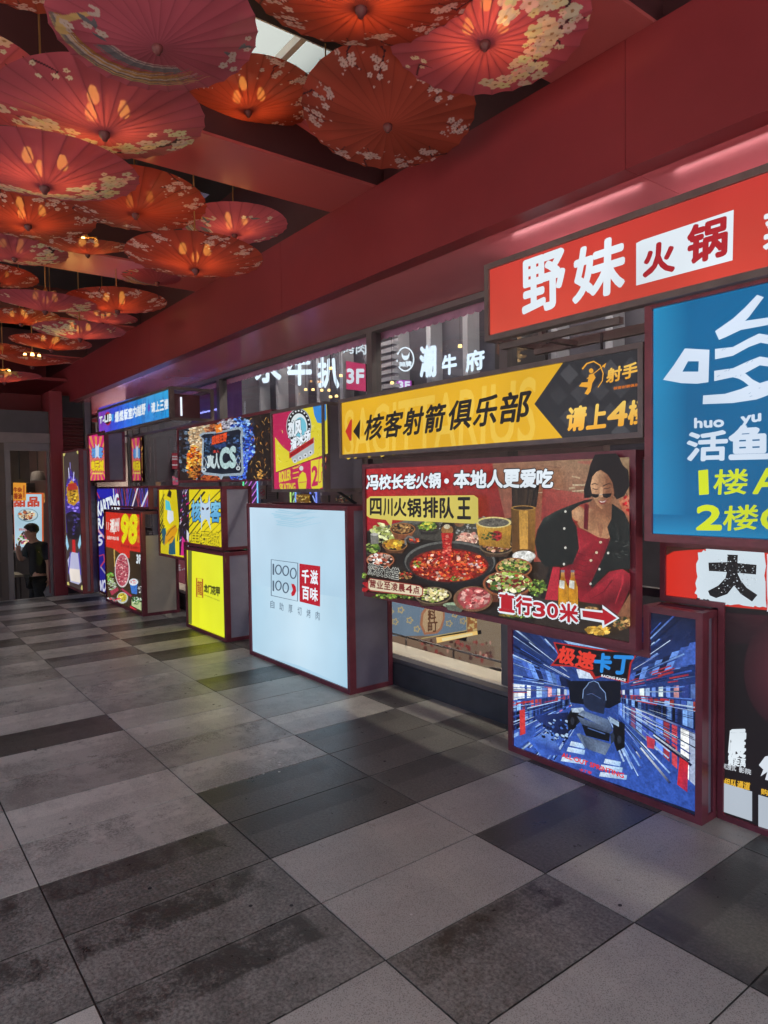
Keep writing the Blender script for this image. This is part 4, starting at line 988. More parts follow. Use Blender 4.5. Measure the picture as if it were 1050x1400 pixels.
# --- karting track poster behind it
th, A = lightbox('blue karting light box with white slanted lettering, behind the price light box', [(-12.02, .03), (-11.2, .03), (-11.2, 1.46), (-9.42, 1.46), (-9.42, 1.78), (-12.02, 1.78)], 3.2, 3.62, .03, None, M_sidedark)
sheet(A, (40, 34, 130))
A.crop(125, 655, .13935); A.clip = [(132, 667), (204, 665), (204, 697), (144.5, 698), (146, 808), (133, 806)]
A.clip = [(132, 667), (204, 665), (204, 697), (150, 806), (134, 806)]
A.poly([(270,70),(575,60),(575,290),(270,290)], (50,40,66)); A.ell(150, 130, 110, 60, (40,40,170))
for k in range(34):
    x = rnd.uniform(270,560); d = rnd.uniform(-60,70); A.line([(x,290),(x+d,60)], rnd.uniform(2,9), rnd.choice([(60,50,150),(150,60,70),(80,60,170),(40,70,190),(176,60,60)]))
A.line([(395,290),(460,66)], 12, (226,214,226)); A.line([(485,290),(570,90)], 16, (206,206,230)); A.line([(212,70),(222,190)], 8, (206,206,230)); A.line([(40,100),(80,190)], 8, (206,60,60))
A.line([(50,480),(130,580)], 18, (206,150,170)); A.line([(60,760),(120,740),(130,800),(90,860)], 14, (176,60,90)); A.line([(90,860),(140,930)], 12, (150,140,170))
A.text('KARTING', (66,362), (280,286), (50,232), WHITE, .06); A.text('RACE', (66,490), (240,450), (58,390), WHITE, .06)
A.text('S', (60,660), (110,640), (60,560), (206,210,230), .05); A.text('WO', (60,1106), (140,1100), (66,1000), (206,210,230), .06)
A.clip = None; A.crop(0, 0, 1); done(th, A)

mb = MB(); mb.box((-12.09, 3.05, .03), (-12.03, 3.195, 1.8)); sb = mb.build('side_board', M_sidedark, th)
A = Art(-12.028, axis=0, sign=1); A.crop(0, 580, .18571)
A.text('RACE', (616,640), (694,650), (622,560), (96,96,106), .03); A.text('KART', (640,735), (696,745), (640,680), (90,90,100), .03)
A.line([(660,830),(690,850),(670,870),(696,880)], 5, (90,90,100)); A.line([(655,1060),(665,980),(690,940)], 6, (90,90,100)); A.line([(636,1150),(680,1130),(650,1220)], 6, (90,90,100))
A.crop(0, 0, 1); A.mb.build('reflected_lettering', M_paper, sb, color=True)  # pale marks painted on the board as the karting sheet's reflection

# --- pink arcade sign, and the second pale one behind the glass
def pink(label, x0, x1, z0, z1, yf, yb, cr, q, m, sm=None):
    th, A = lightbox(label, rectp(x0, x1, z0, z1), yf, yb, .03, None, sm, group='pink arcade signs')
    sheet(A, (206, 40, 120)); A.crop(*cr); (xa, ya, xb, yb_) = q
    A.clip = [A.px(p) for p in ((xa, ya), (xb, ya), (xb, yb_), (xa, yb_))]
    cx, cy = (xa+xb)/2, ya+(yb_-ya)*.56; r = (yb_-ya)
    for k in range(30):
        a = 2*math.pi*k/30; A.poly([(cx, cy), (cx+r*math.cos(a), cy+r*math.sin(a)), (cx+r*math.cos(a+.09), cy+r*math.sin(a+.09))], (214,150,70))
    A.clip = None; w_, h_ = xb-xa, yb_-ya
    P = lambda u, v: (xa+u*w_, ya+v*h_)
    A.text('核客', P(.16,.46), P(.86,.46), P(.16,.25), (90,150,214), .07, (60,30,80), .06); A.poly([P(.38,.16), P(.5,.22), P(.62,.16), P(.6,.42), P(.68,.5), P(.5,.44), P(.34,.5), P(.4,.42)], (190,206,226))
    A.text('电玩城', P(.14,.76), P(.9,.76), P(.14,.54), (226,200,40), .07, (120,60,30), .05); A.line([P(.18,.82), P(.84,.82)], h_*.03, (226,200,90))
    A.crop(0, 0, 1); done(th, A, m)
pink('narrow pink arcade light box with yellow rays, brightest, hung beside the louvre', -12.24, -11.25, 1.857, 2.66, 3.15, 3.45, (0, 500, .25707), (474, 376, 560, 616), M_print, M_sidedark)
pink('faded pink arcade sheet with yellow rays fixed to the glass', -12.0, -11.48, 1.85, 2.62, 3.78, 3.83, (0, 500, .25707), (700, 384, 758, 612), M_printglow)

# --- tall dark hanging poster by the column
th, A = lightbox('tall narrow dark light box with gold corners and violet flame design', rectp(-12.07, -10.98, .17, 2.355), 2.7, 2.84, .03, None, M_sidedark)
sheet(A, (66, 54, 52))
A.crop(0, 580, .18571); A.clip = [(86, 618), (108, 614.5), (113.5, 807), (92, 799.5)]
A.line([(464,205),(578,190),(612,1220),(492,1185)], 5, (150,140,80), closed=True)
for p in ((470,215),(574,200),(500,1180),(606,1205)): A.ell(p[0], p[1], 11, 22, (200,190,110), n=6)
A.poly([(520,330),(570,420),(600,560),(596,800),(490,800),(478,560),(490,430)], (66,50,140))
A.bits(535, 520, 44, 150, [(90,70,190),(60,50,130),(140,120,220)], 70, 12, rg=r4)
A.line([(505,320),(510,400)], 5, (206,206,240)); A.line([(545,350),(540,420)], 5, (206,206,240)); A.line([(516,280),(518,330)], 4, (150,140,220))
A.poly([(490,470),(525,410),(575,460),(585,560),(545,600),(500,580)], (190,140,40)); A.poly([(500,440),(560,430),(572,480),(500,490)], (170,50,40)); A.bits(535, 530, 40, 50, [(226,190,60),(120,80,30),(60,40,30),(206,150,40)], 50, 10, rg=r4)
A.poly([(486,660),(530,640),(598,660),(600,830),(560,850),(500,840)], (30,26,34)); A.bits(540, 740, 44, 80, [(70,60,130),(30,26,40),(50,44,60)], 40, 12, rg=r4)
A.poly([(490,810),(508,900),(498,930),(486,880)], (150,200,226)); A.poly([(592,810),(574,890),(584,920),(598,880)], (150,200,226))
A.poly([(532,850),(554,850),(560,1030),(536,1036)], (196,40,40)); A.poly([(498,1000),(530,940),(575,950),(600,1160),(580,1180),(520,1160)], (176,176,206)); A.poly([(508,1060),(588,1070),(592,1168),(524,1152)], (224,214,206)); A.line([(520,940),(506,1100)], 7, (70,60,170)); A.line([(580,940),(596,1110)], 7, (70,60,170))
A.clip = None; A.crop(0, 0, 1); done(th, A)

# ================================================================== things seen through the glazing
def wallart(name, label, cat, Y, quads, m, depth=.03, group=None):
    """a flat panel with its own thickness standing at depth Y; quads = [(4 px points, colour)]"""
    th = thing(name, label, cat, tuple(on(*quads[0][0][0], 1, Y)), group)
    A = Art(Y)
    for q, c in quads: A.poly(q, c)
    return th, A
def backing(A, th, q, Y, m=M_back, d=.05):
    P = [on(*p, 1, Y) for p in q]; mb = MB()
    f = [Vector((p.x, Y+.004, p.z)) for p in P]; g = [Vector((p.x, Y+d, p.z)) for p in P]
    mb.face(f); mb.face(g[::-1])
    for i in range(4): mb.face([f[i], f[i-1], g[i-1], g[i]])
    mb.build('backing', m, th)
# shop letters on the atrium wall (glowing)
YI = 6.3
th = thing('steakhouse_sign', 'large white glowing shop lettering high on the atrium wall left of the pink 3F', 'sign', tuple(on(410, 520, 1, YI)))
A = Art(YI); A.crop(260, 440, .24762)
A.text('牛', (240,330), (330,345), (240,185), (214,228,240), .05); A.text('水', (360,330), (500,330), (360,190), (214,228,240), .06)
A.text('牛', (540,345), (668,345), (540,190), (214,228,240), .05); A.text('扒', (706,358), (820,362), (706,200), (214,228,240), .05)
A.text('烤肉', (846,172), (972,180), (846,110), (190,200,206), .03)
A.mb = A.mb; done(th, A, M_bright, 'lettering')
th = thing('floor_sign', 'small pink sign with white 3F high behind the glass', 'sign', tuple(on(487, 515, 1, YI)))
A = Art(YI-.02); A.crop(260, 440, .24762); A.poly([(860,216),(968,234),(970,384),(862,372)], (190,50,96)); A.text('3F', (866,336), (958,340), (866,262), WHITE, .07); done(th, A, name='sign_face')
q = [A.px(p) for p in ((860,216),(968,234),(970,384),(862,372))]; A.crop(0,0,1); backing(A, th, q, YI-.02)
th = thing('beef_shop_sign', 'white glowing lettering with a round bull emblem high behind the glass', 'sign', tuple(on(600, 490, 1, YI)))
A = Art(YI); A.crop(500, 410, .38095)
A.line([(142+30*math.cos(t*.2618), 213+42*math.sin(t*.2618)) for t in range(24)], 5, (206,218,226), closed=True)
A.poly([(128,188),(136,200),(150,200),(158,186),(156,206),(148,216),(138,216),(130,206)], (206,218,226)); A.text('88牌', (120,240), (164,240), (120,220), (206,218,226), .06)
A.text('潮', (196,275), (250,272), (196,170), (206,222,236), .05); A.text('牛', (275,270), (325,262), (275,202), (206,222,236), .05); A.text('府', (360,258), (424,246), (360,190), (206,222,236), .05)
done(th, A, M_bright, 'lettering')
th = thing('floor_sign', 'small violet sign with white 3F low beside the bull emblem', 'sign', tuple(on(553, 523, 1, YI)))
A = Art(YI-.02); A.crop(500, 410, .38095); A.poly([(112,286),(164,290),(164,326),(112,320)], (176,60,180)); A.text('3F', (118,316), (158,318), (118,292), WHITE, .07); A.crop(0,0,1); done(th, A, name='sign_face')
backing(A, th, [(542.7,519),(562.5,520.5),(562.5,534),(542.7,532)], YI-.02)
th = thing('bull_picture', 'dim brown picture of curved horns behind the glass under the red sign', 'picture', tuple(on(690, 485, 1, YI)))
A = Art(YI-.05); A.crop(650, 200, .38095)
A.poly([(70,690),(250,655),(250,800),(70,800)], (50,44,44)); A.poly([(80,700),(76,740),(100,776),(120,780),(110,760),(92,738),(90,705)], (120,70,50)); A.poly([(120,700),(160,670),(170,720),(150,760),(120,780)], (150,110,70)); A.bits(150, 730, 40, 40, [(120,90,60),(190,150,100),(80,60,50)], 40, 8, rg=r4)
A.crop(0,0,1); done(th, A, M_printglow, 'picture_face'); backing(A, th, [(677,463),(745,449),(745,505),(677,505)], YI-.05)
th = thing('shop_sign', 'faint white outline lettering behind the violet curtain', 'sign', tuple(on(290, 553, 1, YI)))
A = Art(YI); A.crop(260, 440, .24762); A.text('三福', (80,480), (166,480), (80,440), (170,170,180), .02); A.text('荣', (294,430), (322,432), (294,378), (90,150,190), .02); A.crop(0,0,1); done(th, A, M_bright, 'lettering')
# pleated violet curtain, louvre panel
M_cur = paint('violet_curtain', (112, 84, 130), .8, var=.15)
mb = MB()
for k in range(40):
    x = -10.6+k*.045; y = 4.3+.02*(k % 2); mb.face([(x, y, 1.9), (x+.045, 4.3+.02*((k+1) % 2), 1.9), (x+.045, 4.3+.02*((k+1) % 2), 3.6), (x, y, 3.6)])
tag(mb.build('pleated_curtain', M_cur), 'pleated violet curtain behind the glass at the end of the blue sign', 'curtain')
th = thing('ventilation_louvre', 'grey horizontal louvre panel behind the glass beside the bull emblem', 'louvre', tuple(on(530, 500, 1, 6.0)))
p0, p1 = on(516, 505, 1, 6.0), on(538, 460, 1, 6.0)
for k in range(16):
    z = 2.6+k*.1; mb = MB(); mb.box((p0.x, 5.98, z), (p1.x, 6.1, z+.055)); mb.build('slat', M_fin, th)
# warm ceiling spots inside
M_spot = glowing('warm_spot', (255, 204, 130), 2.2)
for i, (px_, py_) in enumerate(((418,534),(428,534),(440,535),(450,535),(452,544),(460,543),(452,505),(466,515),(629,475),(536,525))):
    p = on(px_, py_, 1, 5.2)
    th = thing('spot_lamp', 'small warm ceiling spot glowing behind the upper glazing', 'lamp', tuple(p), 'warm spots behind the glazing')
    mb = MB(); mb.tube(p, p+Vector((0,0,.03)), .024, .02, 10); mb.build('lamp_glass', M_spot, th); mb = MB(); mb.tube(p+Vector((0,0,.051)), p+Vector((0,0,.6)), .003, n=6); mb.build('stem', M_back, th)
# unseen glowing panels added to brighten the rooms behind the glass
M_fill = glowing('interior_fill', (255, 240, 225), 66)
for x in (-10.5, -7.5, -4.5, -1.5):
    th = thing('ceiling_fill_panel', 'flat fill panel added to light the room behind the glazing', 'lamp', (x, 5.4, 5.3), 'added fill panels behind the glazing')
    mb = MB(); mb.box((x-.6, 5.2, 5.32), (x+.6, 5.6, 5.34)); mb.build('fill_sheet', M_fill, th); mb = MB(); mb.box((x-.64, 5.16, 5.341), (x+.64, 5.64, 5.39)); mb.build('fill_casing', M_alu, th)

# ground floor shop behind: brown partition, neon frames, notices
mb = MB(); mb.box((-11.5, 5.6, .02), (-3.9, 5.7, 2.2)); part = mb.build('partition_wall', paint('brown_partition', (104, 86, 84), .6, var=.2, scale=4)); tag(part, 'grey brown partition wall inside the ground floor shop', 'wall')
def neon(label, x0, x1, z0, z1, cols, diag):
    th = thing('neon_frame', label, 'neon light', ((x0+x1)/2, 5.5, z0), 'neon frames in the shop')
    ms = [glowing('neon_tube', c, 1.1) for c in cols]
    for i, x in enumerate((x0, x1)):
        mb = MB(); mb.tube((x, 5.52, z0), (x, 5.52, z1), .014, n=8); mb.build('neon_tube', ms[i], th)
    n = int((z1-z0)/.14)
    mb = MB()
    for k in range(n):
        z = z0+.1+k*(z1-z0-.2)/n; mb.tube((x0+.05, 5.53, z+(0 if k % 2 else .0)), (x1-.05, 5.53, z+diag*(x1-x0)*.55), .009, n=6)
    mb.build('neon_chevron', ms[2], th)
    mb = MB(); mb.box((x0-.04, 5.56, z0-.02), (x1+.04, 5.598, z1+.02)); mb.build('back_board', M_sidedark, th)
def X5(px_, y=5.5): return on(px_, 690, 1, y).x
neon('tall neon frame with violet chevrons between the arcade sign and the white sign', X5(332), X5(351), .3, 2.15, [(90,226,150), (110,190,240), (206,120,220)], 1)
neon('neon frame with green chevrons seen over the white light box under the 2F sign', X5(396), X5(403), .3, 2.1, [(190,220,110), (120,160,240), (150,220,130)], 1)
neon('narrow neon frame with blue chevrons seen over the white light box', X5(423), X5(431), .3, 2.1, [(110,120,230), (110,130,230), (150,170,240)], -1)
th = thing('gold_screen', 'gold patterned screen glowing between two neon frames', 'screen', (X5(414), 5.5, 1.6))
A = Art(5.49); A.crop(300, 640, .24762); A.rect(424, 144, 500, 200, (110, 76, 30))
for k in range(40): x, y = r4.uniform(426,496), r4.uniform(146,196); A.line([(x,y),(x+r4.uniform(-10,10),y+r4.uniform(-8,8))], 3, r4.choice([(226,180,60),(190,140,40),(240,206,110)]))
A.crop(0,0,1); done(th, A, name='screen_face'); backing(A, th, [(405,675.6),(424,675.6),(424,689.5),(405,689.5)], 5.49)
notes = [(215,258,96,170),(262,316,100,170),(640,724,146,190),(264,312,66,90),(560,600,150,188)]
for i, (a, b, c, d) in enumerate(notes):
    lab = ['brown notice with a red round emblem seen above the white sign', 'plain brown notice board beside the round emblem notice', 'colourful photo collage seen above the right end of the white sign', 'small pale card above the plain brown notice', 'narrow brown notice left of the photo collage'][i]
    th = thing('notice', lab, 'notice', tuple(on(300+(a+b)/2*.24762, 640+(c+d)/2*.24762, 1, 5.55)), 'notices on the partition wall')
    A = Art(5.55); A.crop(300, 640, .24762); A.rect(a, c, b, d, [(150,120,96),(120,104,96),(110,100,90),(170,160,150),(130,110,92)][i])
    if i == 0: A.line([(236+14*math.cos(t*.42), 136+20*math.sin(t*.42)) for t in range(15)], 4, (170,60,50), closed=True); A.bits(236,136,10,14,[(170,60,50)],14,6,rg=r4)
    elif i == 2: A.bits(682, 168, 40, 20, [(190,170,120),(90,140,80),(206,120,90),(70,70,80),(220,210,190)], 90, 7, rg=r4)
    else:
        for k in range(5): y = c+(d-c)*(.15+.17*k); A.line([(a+6,y),(b-8,y)], 2, (84,70,64))
    A.crop(0,0,1); done(th, A, M_paper, 'notice_face'); backing(A, th, [(300+x*.24762, 640+y*.24762) for x, y in ((a,c),(b,c),(b,d),(a,d))], 5.55, d=.03)
# red poster low behind the price box
th = thing('red_poster', 'dull red poster with pale lettering low between the price box and the lime box', 'poster', tuple(on(210, 730, 1, 4.4)))
A = Art(4.4); A.crop(205, 640, .17857); A.poly([(196,690),(420,690),(420,990),(196,975)], (134,66,76)); A.text('手', (202,806), (236,806), (202,740), (190,180,186), .03); A.text('·作', (246,800), (320,800), (246,750), (190,180,186), .03)
A.poly([(196,900),(420,900),(420,990),(196,975)], (150,86,84)); A.crop(0,0,1); done(th, A, M_printglow, 'poster_face'); backing(A, th, [(240,763),(280,763),(280,817),(240,814)], 4.4)
th = thing('notice', 'red notice with white lines behind the upper glass left of the combat sign', 'notice', tuple(on(239, 632, 1, 4.6)))
A = Art(4.6); A.crop(110, 510, .20952); A.rect(556, 522, 640, 626, (150,50,60)); 
for y in (545,562,600): A.line([(566,y),(636,y)], 9, (200,180,184))
A.poly([(560,600+84),(600,672),(640,690),(640,730),(560,730)], (196,80,110)); A.bits(600, 695, 34, 20, [(206,50,60),(230,120,130),(60,150,150)], 30, 8, rg=r4)
A.crop(0,0,1); done(th, A, M_printglow, 'notice_face'); backing(A, th, [(226.5,619.4),(244,619.4),(244,641),(226.5,641)], 4.6)
# pale hanging lamp shade with lettering above it
# shop corner under the hot pot sign: blue wall with gold blossoms, crest, warm shelf light, pale counter
def Y55(px_, py_): return on(px_, py_, 1, 4.62)
th = thing('blue_mural', 'pale blue mural wall with gold blossoms and an orange crest under the hot pot sign', 'mural', tuple(Y55(600, 840)))
A = Art(4.62); A.crop(510, 800, .2)
A.poly([(60,60),(900,60),(900,330),(640,310),(330,360),(60,420)], (124,142,160)); A.poly([(640,60),(900,60),(900,560),(640,560)], (150,128,104))
A.poly([(60,350),(420,345),(830,420),(830,560),(60,420)], (140,112,92))
def blossom(x, y, r):
    A.line([(x+r*(1+.35*math.cos(5*t*.2094))*math.cos(t*.2094), y+r*(1+.35*math.cos(5*t*.2094))*math.sin(t*.2094)) for t in range(30)], 5, (226,190,110), closed=True)
for x, y in ((190,170),(250,240),(300,300),(150,250),(520,262),(615,245),(560,200),(120,180)): blossom(x, y, 17)
A.poly([(330,190),(360,150),(490,150),(490,230),(470,300),(440,330),(350,340),(320,270)], (186,124,92)); A.poly([(345,200),(370,165),(478,165),(478,230),(458,290),(430,315),(360,322),(338,270)], (206,170,130))
A.text('料', (376,250), (428,250), (376,170), (110,70,50), .04); A.text('町', (376,320), (440,316), (376,256), (110,70,50), .04)
A.line([(330,365),(640,310),(640,170)], 7, (206,180,120))
A.poly([(646,200),(712,186),(712,320),(646,330)], (176,110,60))
for k in range(12): A.ell(r4.uniform(652,706), r4.uniform(200,310), 9, 9, (226,190,120), n=8)
for k in range(60): x, y = r4.uniform(330,820), r4.uniform(380,520); A.ell(x, y, r4.uniform(6,16), r4.uniform(8,20), r4.choice([(150,60,56),(110,60,50),(170,90,80),(206,150,130),(90,60,54)]), n=8)
A.crop(0,0,1); done(th, A, M_printglow, 'mural_face'); backing(A, th, [(522,812),(690,812),(690,912),(522,884)], 4.62, d=.1)  # the mural glows by itself, its brightness put into the print
th = thing('shelf_light', 'warm rectangular shelf light below the crest', 'lamp', tuple(Y55(625, 872)))
A = Art(4.56); A.crop(510, 800, .2); A.poly([(432,358),(712,312),(716,338),(436,396)], (255,206,120)); A.poly([(470,362),(680,326),(682,342),(474,384)], (255,232,170)); A.crop(0,0,1); done(th, A, name='light_face'); backing(A, th, [(596.4,871.6),(652.4,862.4),(653.2,867.6),(597.2,879.2)], 4.56)
th = thing('metal_rail', 'thin low metal rail in front of the blue mural behind the window', 'rail', (-5, 4.4, .02))
mb = MB(); mb.tube((-6.2, 4.4, .2), (-3.9, 4.4, .2), .01, n=8); mb.build('rail_bar', M_alu, th)
for x in (-6.1, -5.4, -4.7, -4.0):
    mb = MB(); mb.tube((x, 4.4, .02), (x, 4.4, .19), .009, n=8); mb.build('post', M_alu, th)

# ================================================================== end wall with the doorway, lower shop beyond
XE = -12.3
M_tim = paint('dark_brown_panel', (66, 56, 50), .5, var=.15, stretch=(1, 1, .3))
M_tim2 = paint('door_panel_moulding', (50, 42, 38), .5, var=.15)
ew = thing('end_wall', 'brown panelled end wall with header above the glass doorway', 'wall', (XE, 0, 0))
mb = MB(); mb.box((XE-.14, -4, -.8), (XE-.0005, 1.9, 2.5)); mb.build('panelling', M_tim, ew)
for z0, z1 in ((.06, .62), (.7, 1.08), (1.16, 2.26)):
    for y0 in (-2.3, -1.25, -.2, .85):
        mb = MB(); mb.box((XE+.002, y0, z0), (XE+.012, y0+.95, z1)); mb.box((XE+.013, y0+.09, z0+.07), (XE+.02, y0+.86, z1-.07)); mb.build('moulding', M_tim2, ew)
mb = MB(); mb.box((XE-.14, 1.9, 2.38), (XE-.01, 2.565, 2.5)); mb.build('door_head', M_alu, ew)
mb = MB(); mb.box((XE-.2, -4, 2.502), (XE+.03, 2.565, 2.66)); mb.build('cornice', paint('grey_cornice', (96, 88, 86), .5), ew)
mb = MB(); mb.box((XE-.1, -4, 2.662), (XE-.03, 2.565, 3.02)); mb.build('upper_panel', paint('dark_upper_panel', (58, 54, 56), .5), ew)
mb = MB(); mb.box((-14.6, -4, 2.905), (-14.5, 6, 5.2)); mb.box((-14.5, -4, 3.55), (XE-.16, 2.9, 3.6)); tag(mb.build('far_gable_wall', M_red), 'dark red gable wall closing the far end of the canopy', 'wall')
mb = MB(); mb.box((XE-.14, 1.902, 0), (XE+.01, 1.98, 2.378)); mb.build('door_jamb', M_alu, ew)
mb = MB(); mb.box((XE-.1, 2.53, 0), (XE-.04, 2.563, 2.378)); mb.build('door_jamb', M_alu, ew)
mb = MB(); mb.face([(XE-.07, 1.98, .01), (XE-.07, 2.53, .01), (XE-.07, 2.53, 2.378), (XE-.07, 1.98, 2.378)]); mb.build('door_glass', M_glassdoor, ew)
mb = MB(); mb.box((XE-.4, 2.567, 0), (XE+.06, 2.76, 3.35)); tag(mb.build('red_column', M_red), 'dark red square column beside the glass doorway', 'column')
th = thing('louvre_grille', 'dark red horizontal louvre grille above the tall poster beside the column', 'louvre', (XE, 2.9, 2.4))
mb = MB(); mb.box((XE-.2, 2.762, 0), (XE-.06, 3.25, 3.3)); mb.build('wall_backing', M_back, th)
for k in range(10):
    z = 2.42+k*.058; mb = MB(); mb.face([(XE-.05, 2.763, z), (XE-.05, 3.1, z), (XE+.0, 3.1, z-.035), (XE+.0, 2.763, z-.035)]); mb.face([(XE, 2.763, z-.036), (XE, 3.1, z-.036), (XE-.05, 3.1, z-.05), (XE-.05, 2.763, z-.05)]); mb.build('slat', paint('red_louvre', (92, 52, 52), .5), th)
mb = MB(); mb.box((XE-.05, 3.11, 0), (XE+.05, 3.2, 3.3)); mb.build('edge_post', M_alu, th)
# lower shop floor and room
ZL = -.73
mb = MB(); mb.face([(-20, -4, ZL), (XE-.001, -4, ZL), (XE-.001, 6, ZL), (-20, 6, ZL)]); tag(mb.build('lower_floor', paint('shop_floor_tile', (120, 110, 104), .35)), kind='structure')
mb = MB(); mb.face([(-20, -4, 2.9), (-20, 6, 2.9), (XE-.25, 6, 2.9), (XE-.25, -4, 2.9)]); tag(mb.build('lower_shop_ceiling', M_sidedark), kind='structure')
mb = MB(); mb.box((-18.1, -4, ZL), (-18, 6, 2.9)); tag(mb.build('shop_back_wall', paint('shop_wall', (88, 76, 70), .6)), 'plain back wall of the lower shop beyond the doorway', 'wall')
mb = MB(); mb.box((-20, 3.3, ZL), (XE-.42, 3.4, 2.9)); tag(mb.build('shop_side_wall', paint('shop_side', (92, 70, 62), .6)), 'dull red brown side wall of the lower shop', 'wall')
def artX(name, label, cat, X, crop, m=M_print):
    th = thing(name, label, cat, tuple(on(*crop[3], 0, X))); A = Art(X, axis=0, sign=1); A.crop(*crop[:3]); return th, A
def backX(th, q, X, m=M_back, d=.06, name='backing'):
    P = [on(*p, 0, X) for p in q]; mb = MB()
    f = [Vector((X-.004, p.y, p.z)) for p in P]; g = [Vector((X-d, p.y, p.z)) for p in P]
    mb.face(f); mb.face(g[::-1])
    for i in range(4): mb.face([f[i], f[i-1], g[i-1], g[i]])
    mb.build(name, m, th)
CD = (0, 580, .18571); cpx = lambda q: [(p[0]*.18571, 580+p[1]*.18571) for p in q]
XM = -15.2
th, A = artX('menu_board', 'glowing pale blue dessert menu board with an orange border behind the person', 'menu board', XM, CD+((38, 700),))
q = [(96,505),(318,505),(322,930),(108,930)]
A.poly(q, (206,96,50)); A.poly([(100,515),(306,515),(310,905),(110,905)], (176,206,222)); A.poly([(110,905),(310,905),(310,930),(110,930)], (120,120,124))
A.text('甜', (104,608), (188,606), (104,540), (190,70,50), .06); A.text('品', (206,606), (286,604), (206,538), (190,70,50), .06)
A.ell(205, 670, 76, 48, (120,150,160)); A.ell(205, 668, 68, 42, (190,206,210)); A.bits(200, 670, 56, 32, [(236,220,190),(80,60,70),(206,110,60),(230,200,150)], 60, 13, rg=r4)
A.text('杨枝甘露', (138,786), (262,784), (138,766), (190,90,80), .02)
A.ell(185, 850, 60, 40, (206,214,214)); A.bits(180, 846, 50, 32, [(90,150,60),(200,80,110),(236,206,160),(120,60,90)], 50, 12, rg=r4)
A.crop(0,0,1); done(th, A, name='board_face'); backX(th, cpx(q), XM)
th, A = artX('hanging_sign', 'small glowing orange hanging sign with brown lettering inside the doorway', 'sign', -14.6, CD+((26, 672),))
q = [(96,430),(192,432),(192,562),(98,560)]
A.poly(q, (226,150,50)); A.text('牛杂', (100,500), (160,500), (100,465), (150,60,30), .05); A.text('香油', (102,550), (160,550), (102,508), (150,60,30), .05); A.line([(176,450),(176,540)], 10, (170,80,40)); A.crop(0,0,1); done(th, A, name='sign_face'); backX(th, cpx(q), -14.6)
mb = MB(); p = on(27, 655, 0, -14.63); mb.tube(p, (p.x, p.y, 2.89), .012, n=6); mb.build('hanger', M_back, th)
th, A = artX('wall_menu', 'small warm lit picture panel high beside the menu board', 'picture', -16.5, CD+((63, 680),))
q = [(318,505),(372,505),(372,582),(320,580)]; A.poly(q, (150,60,40)); A.poly([(322,510),(364,510),(364,576),(324,576)], (226,170,80)); A.bits(344,545,18,28,[(250,220,150),(190,110,50)],20,8,rg=r4); A.crop(0,0,1); done(th, A, name='picture_face'); backX(th, cpx(q), -16.5)
# hanging lamp shade with white lettering
th = thing('shop_pendant_lamp', 'pale round lamp shade hanging inside the doorway', 'lamp', tuple(on(52, 655, 0, -14)))
p = on(52, 657, 0, -14); mb = MB(); mb.lathe(tuple(p), [(.03,.18),(.1,.16),(.13,.02),(.13,0)], 18); mb.build('shade', paint('pale_shade', (120, 112, 108), .6), th)
mb = MB(); mb.lathe(tuple(p), [(.128,.004),(.11,.002),(.11,.01),(.128,.012)], 18); mb.build('rim_ring', glowing('soft_rim', (190,180,170), .5), th); mb = MB(); mb.tube(p+Vector((0,0,.18)), (p.x, p.y, 2.89), .008, n=6); mb.build('cord', M_back, th)
# counter with crockery, stool
th = thing('service_counter', 'brown service counter with pale crockery at the right of the doorway', 'counter', (-15.8, 2.85, ZL))
mb = MB(); mb.box((-16.6, 2.7, ZL), (-15.0, 3.25, .42)); mb.build('counter_body', M_tim, th); mb = MB(); mb.box((-16.62, 2.66, .421), (-14.98, 3.27, .46)); mb.build('countertop', M_beige, th)
for i, (x, y) in enumerate(((-15.2,2.85),(-15.5,3.0),(-15.8,2.82),(-15.35,3.1))):
    mb = MB(); mb.lathe((x, y, .461), [(.03,0),(.05,.01),(.1,.06),(.095,.06),(.04,.015)], 14); o = mb.build('bowl', paint('white_bowl', (180,176,168), .3)); tag(o, 'white bowl standing on the brown service counter', 'bowl', 'bowls on the service counter')
th = thing('display_shelf', 'dark shelf rack with jars above the service counter', 'shelf', (-17.2, 2.8, ZL))
for k in range(4):
    mb = MB(); mb.box((-17.4, 2.45, .55+k*.32), (-17.1, 3.28, .57+k*.32)); mb.build('shelf_board', M_tim, th)
mb = MB(); mb.box((-17.45, 2.44, ZL), (-17.41, 3.29, 1.9)); mb.build('rack_back', M_tim2, th)
for k in range(4):
    for i in range(6):
        z = .571+k*.32; y = 2.52+i*.13+r4.uniform(-.02,.02); h = r4.uniform(.1,.2)
        mb = MB(); mb.lathe((-17.22, y, z), [(0,0),(.045,0),(.045,h*.75),(.025,h*.85),(.025,h),(0,h)], 10); o = mb.build('jar', paint('jar_glaze', r4.choice([(150,60,40),(176,140,90),(90,70,60),(190,180,160)]), .35))
        tag(o, 'small jar standing on the dark shelf rack of the lower shop', 'jar', 'jars on the shelf rack')
mb = MB(); mb.lathe((-13.6, 2.02, ZL), [(.14,0),(.14,.02),(.02,.03),(.02,.42),(.16,.43),(.17,.46),(0,.47)], 16); tag(mb.build('bar_stool', M_alu), 'round metal stool on the lower floor left of the person', 'stool')
th = thing('small_table', 'small pale table with a white pot beside the person', 'table', (-14.4, 2.16, ZL))
mb = MB(); mb.box((-14.7, 1.9, .15), (-14.1, 2.42, .19)); mb.build('tabletop', M_beige, th)
for x in (-14.65, -14.18):
    for y in (1.94, 2.36): mb = MB(); mb.box((x, y, ZL), (x+.03, y+.03, .149)); mb.build('leg', M_alu, th)
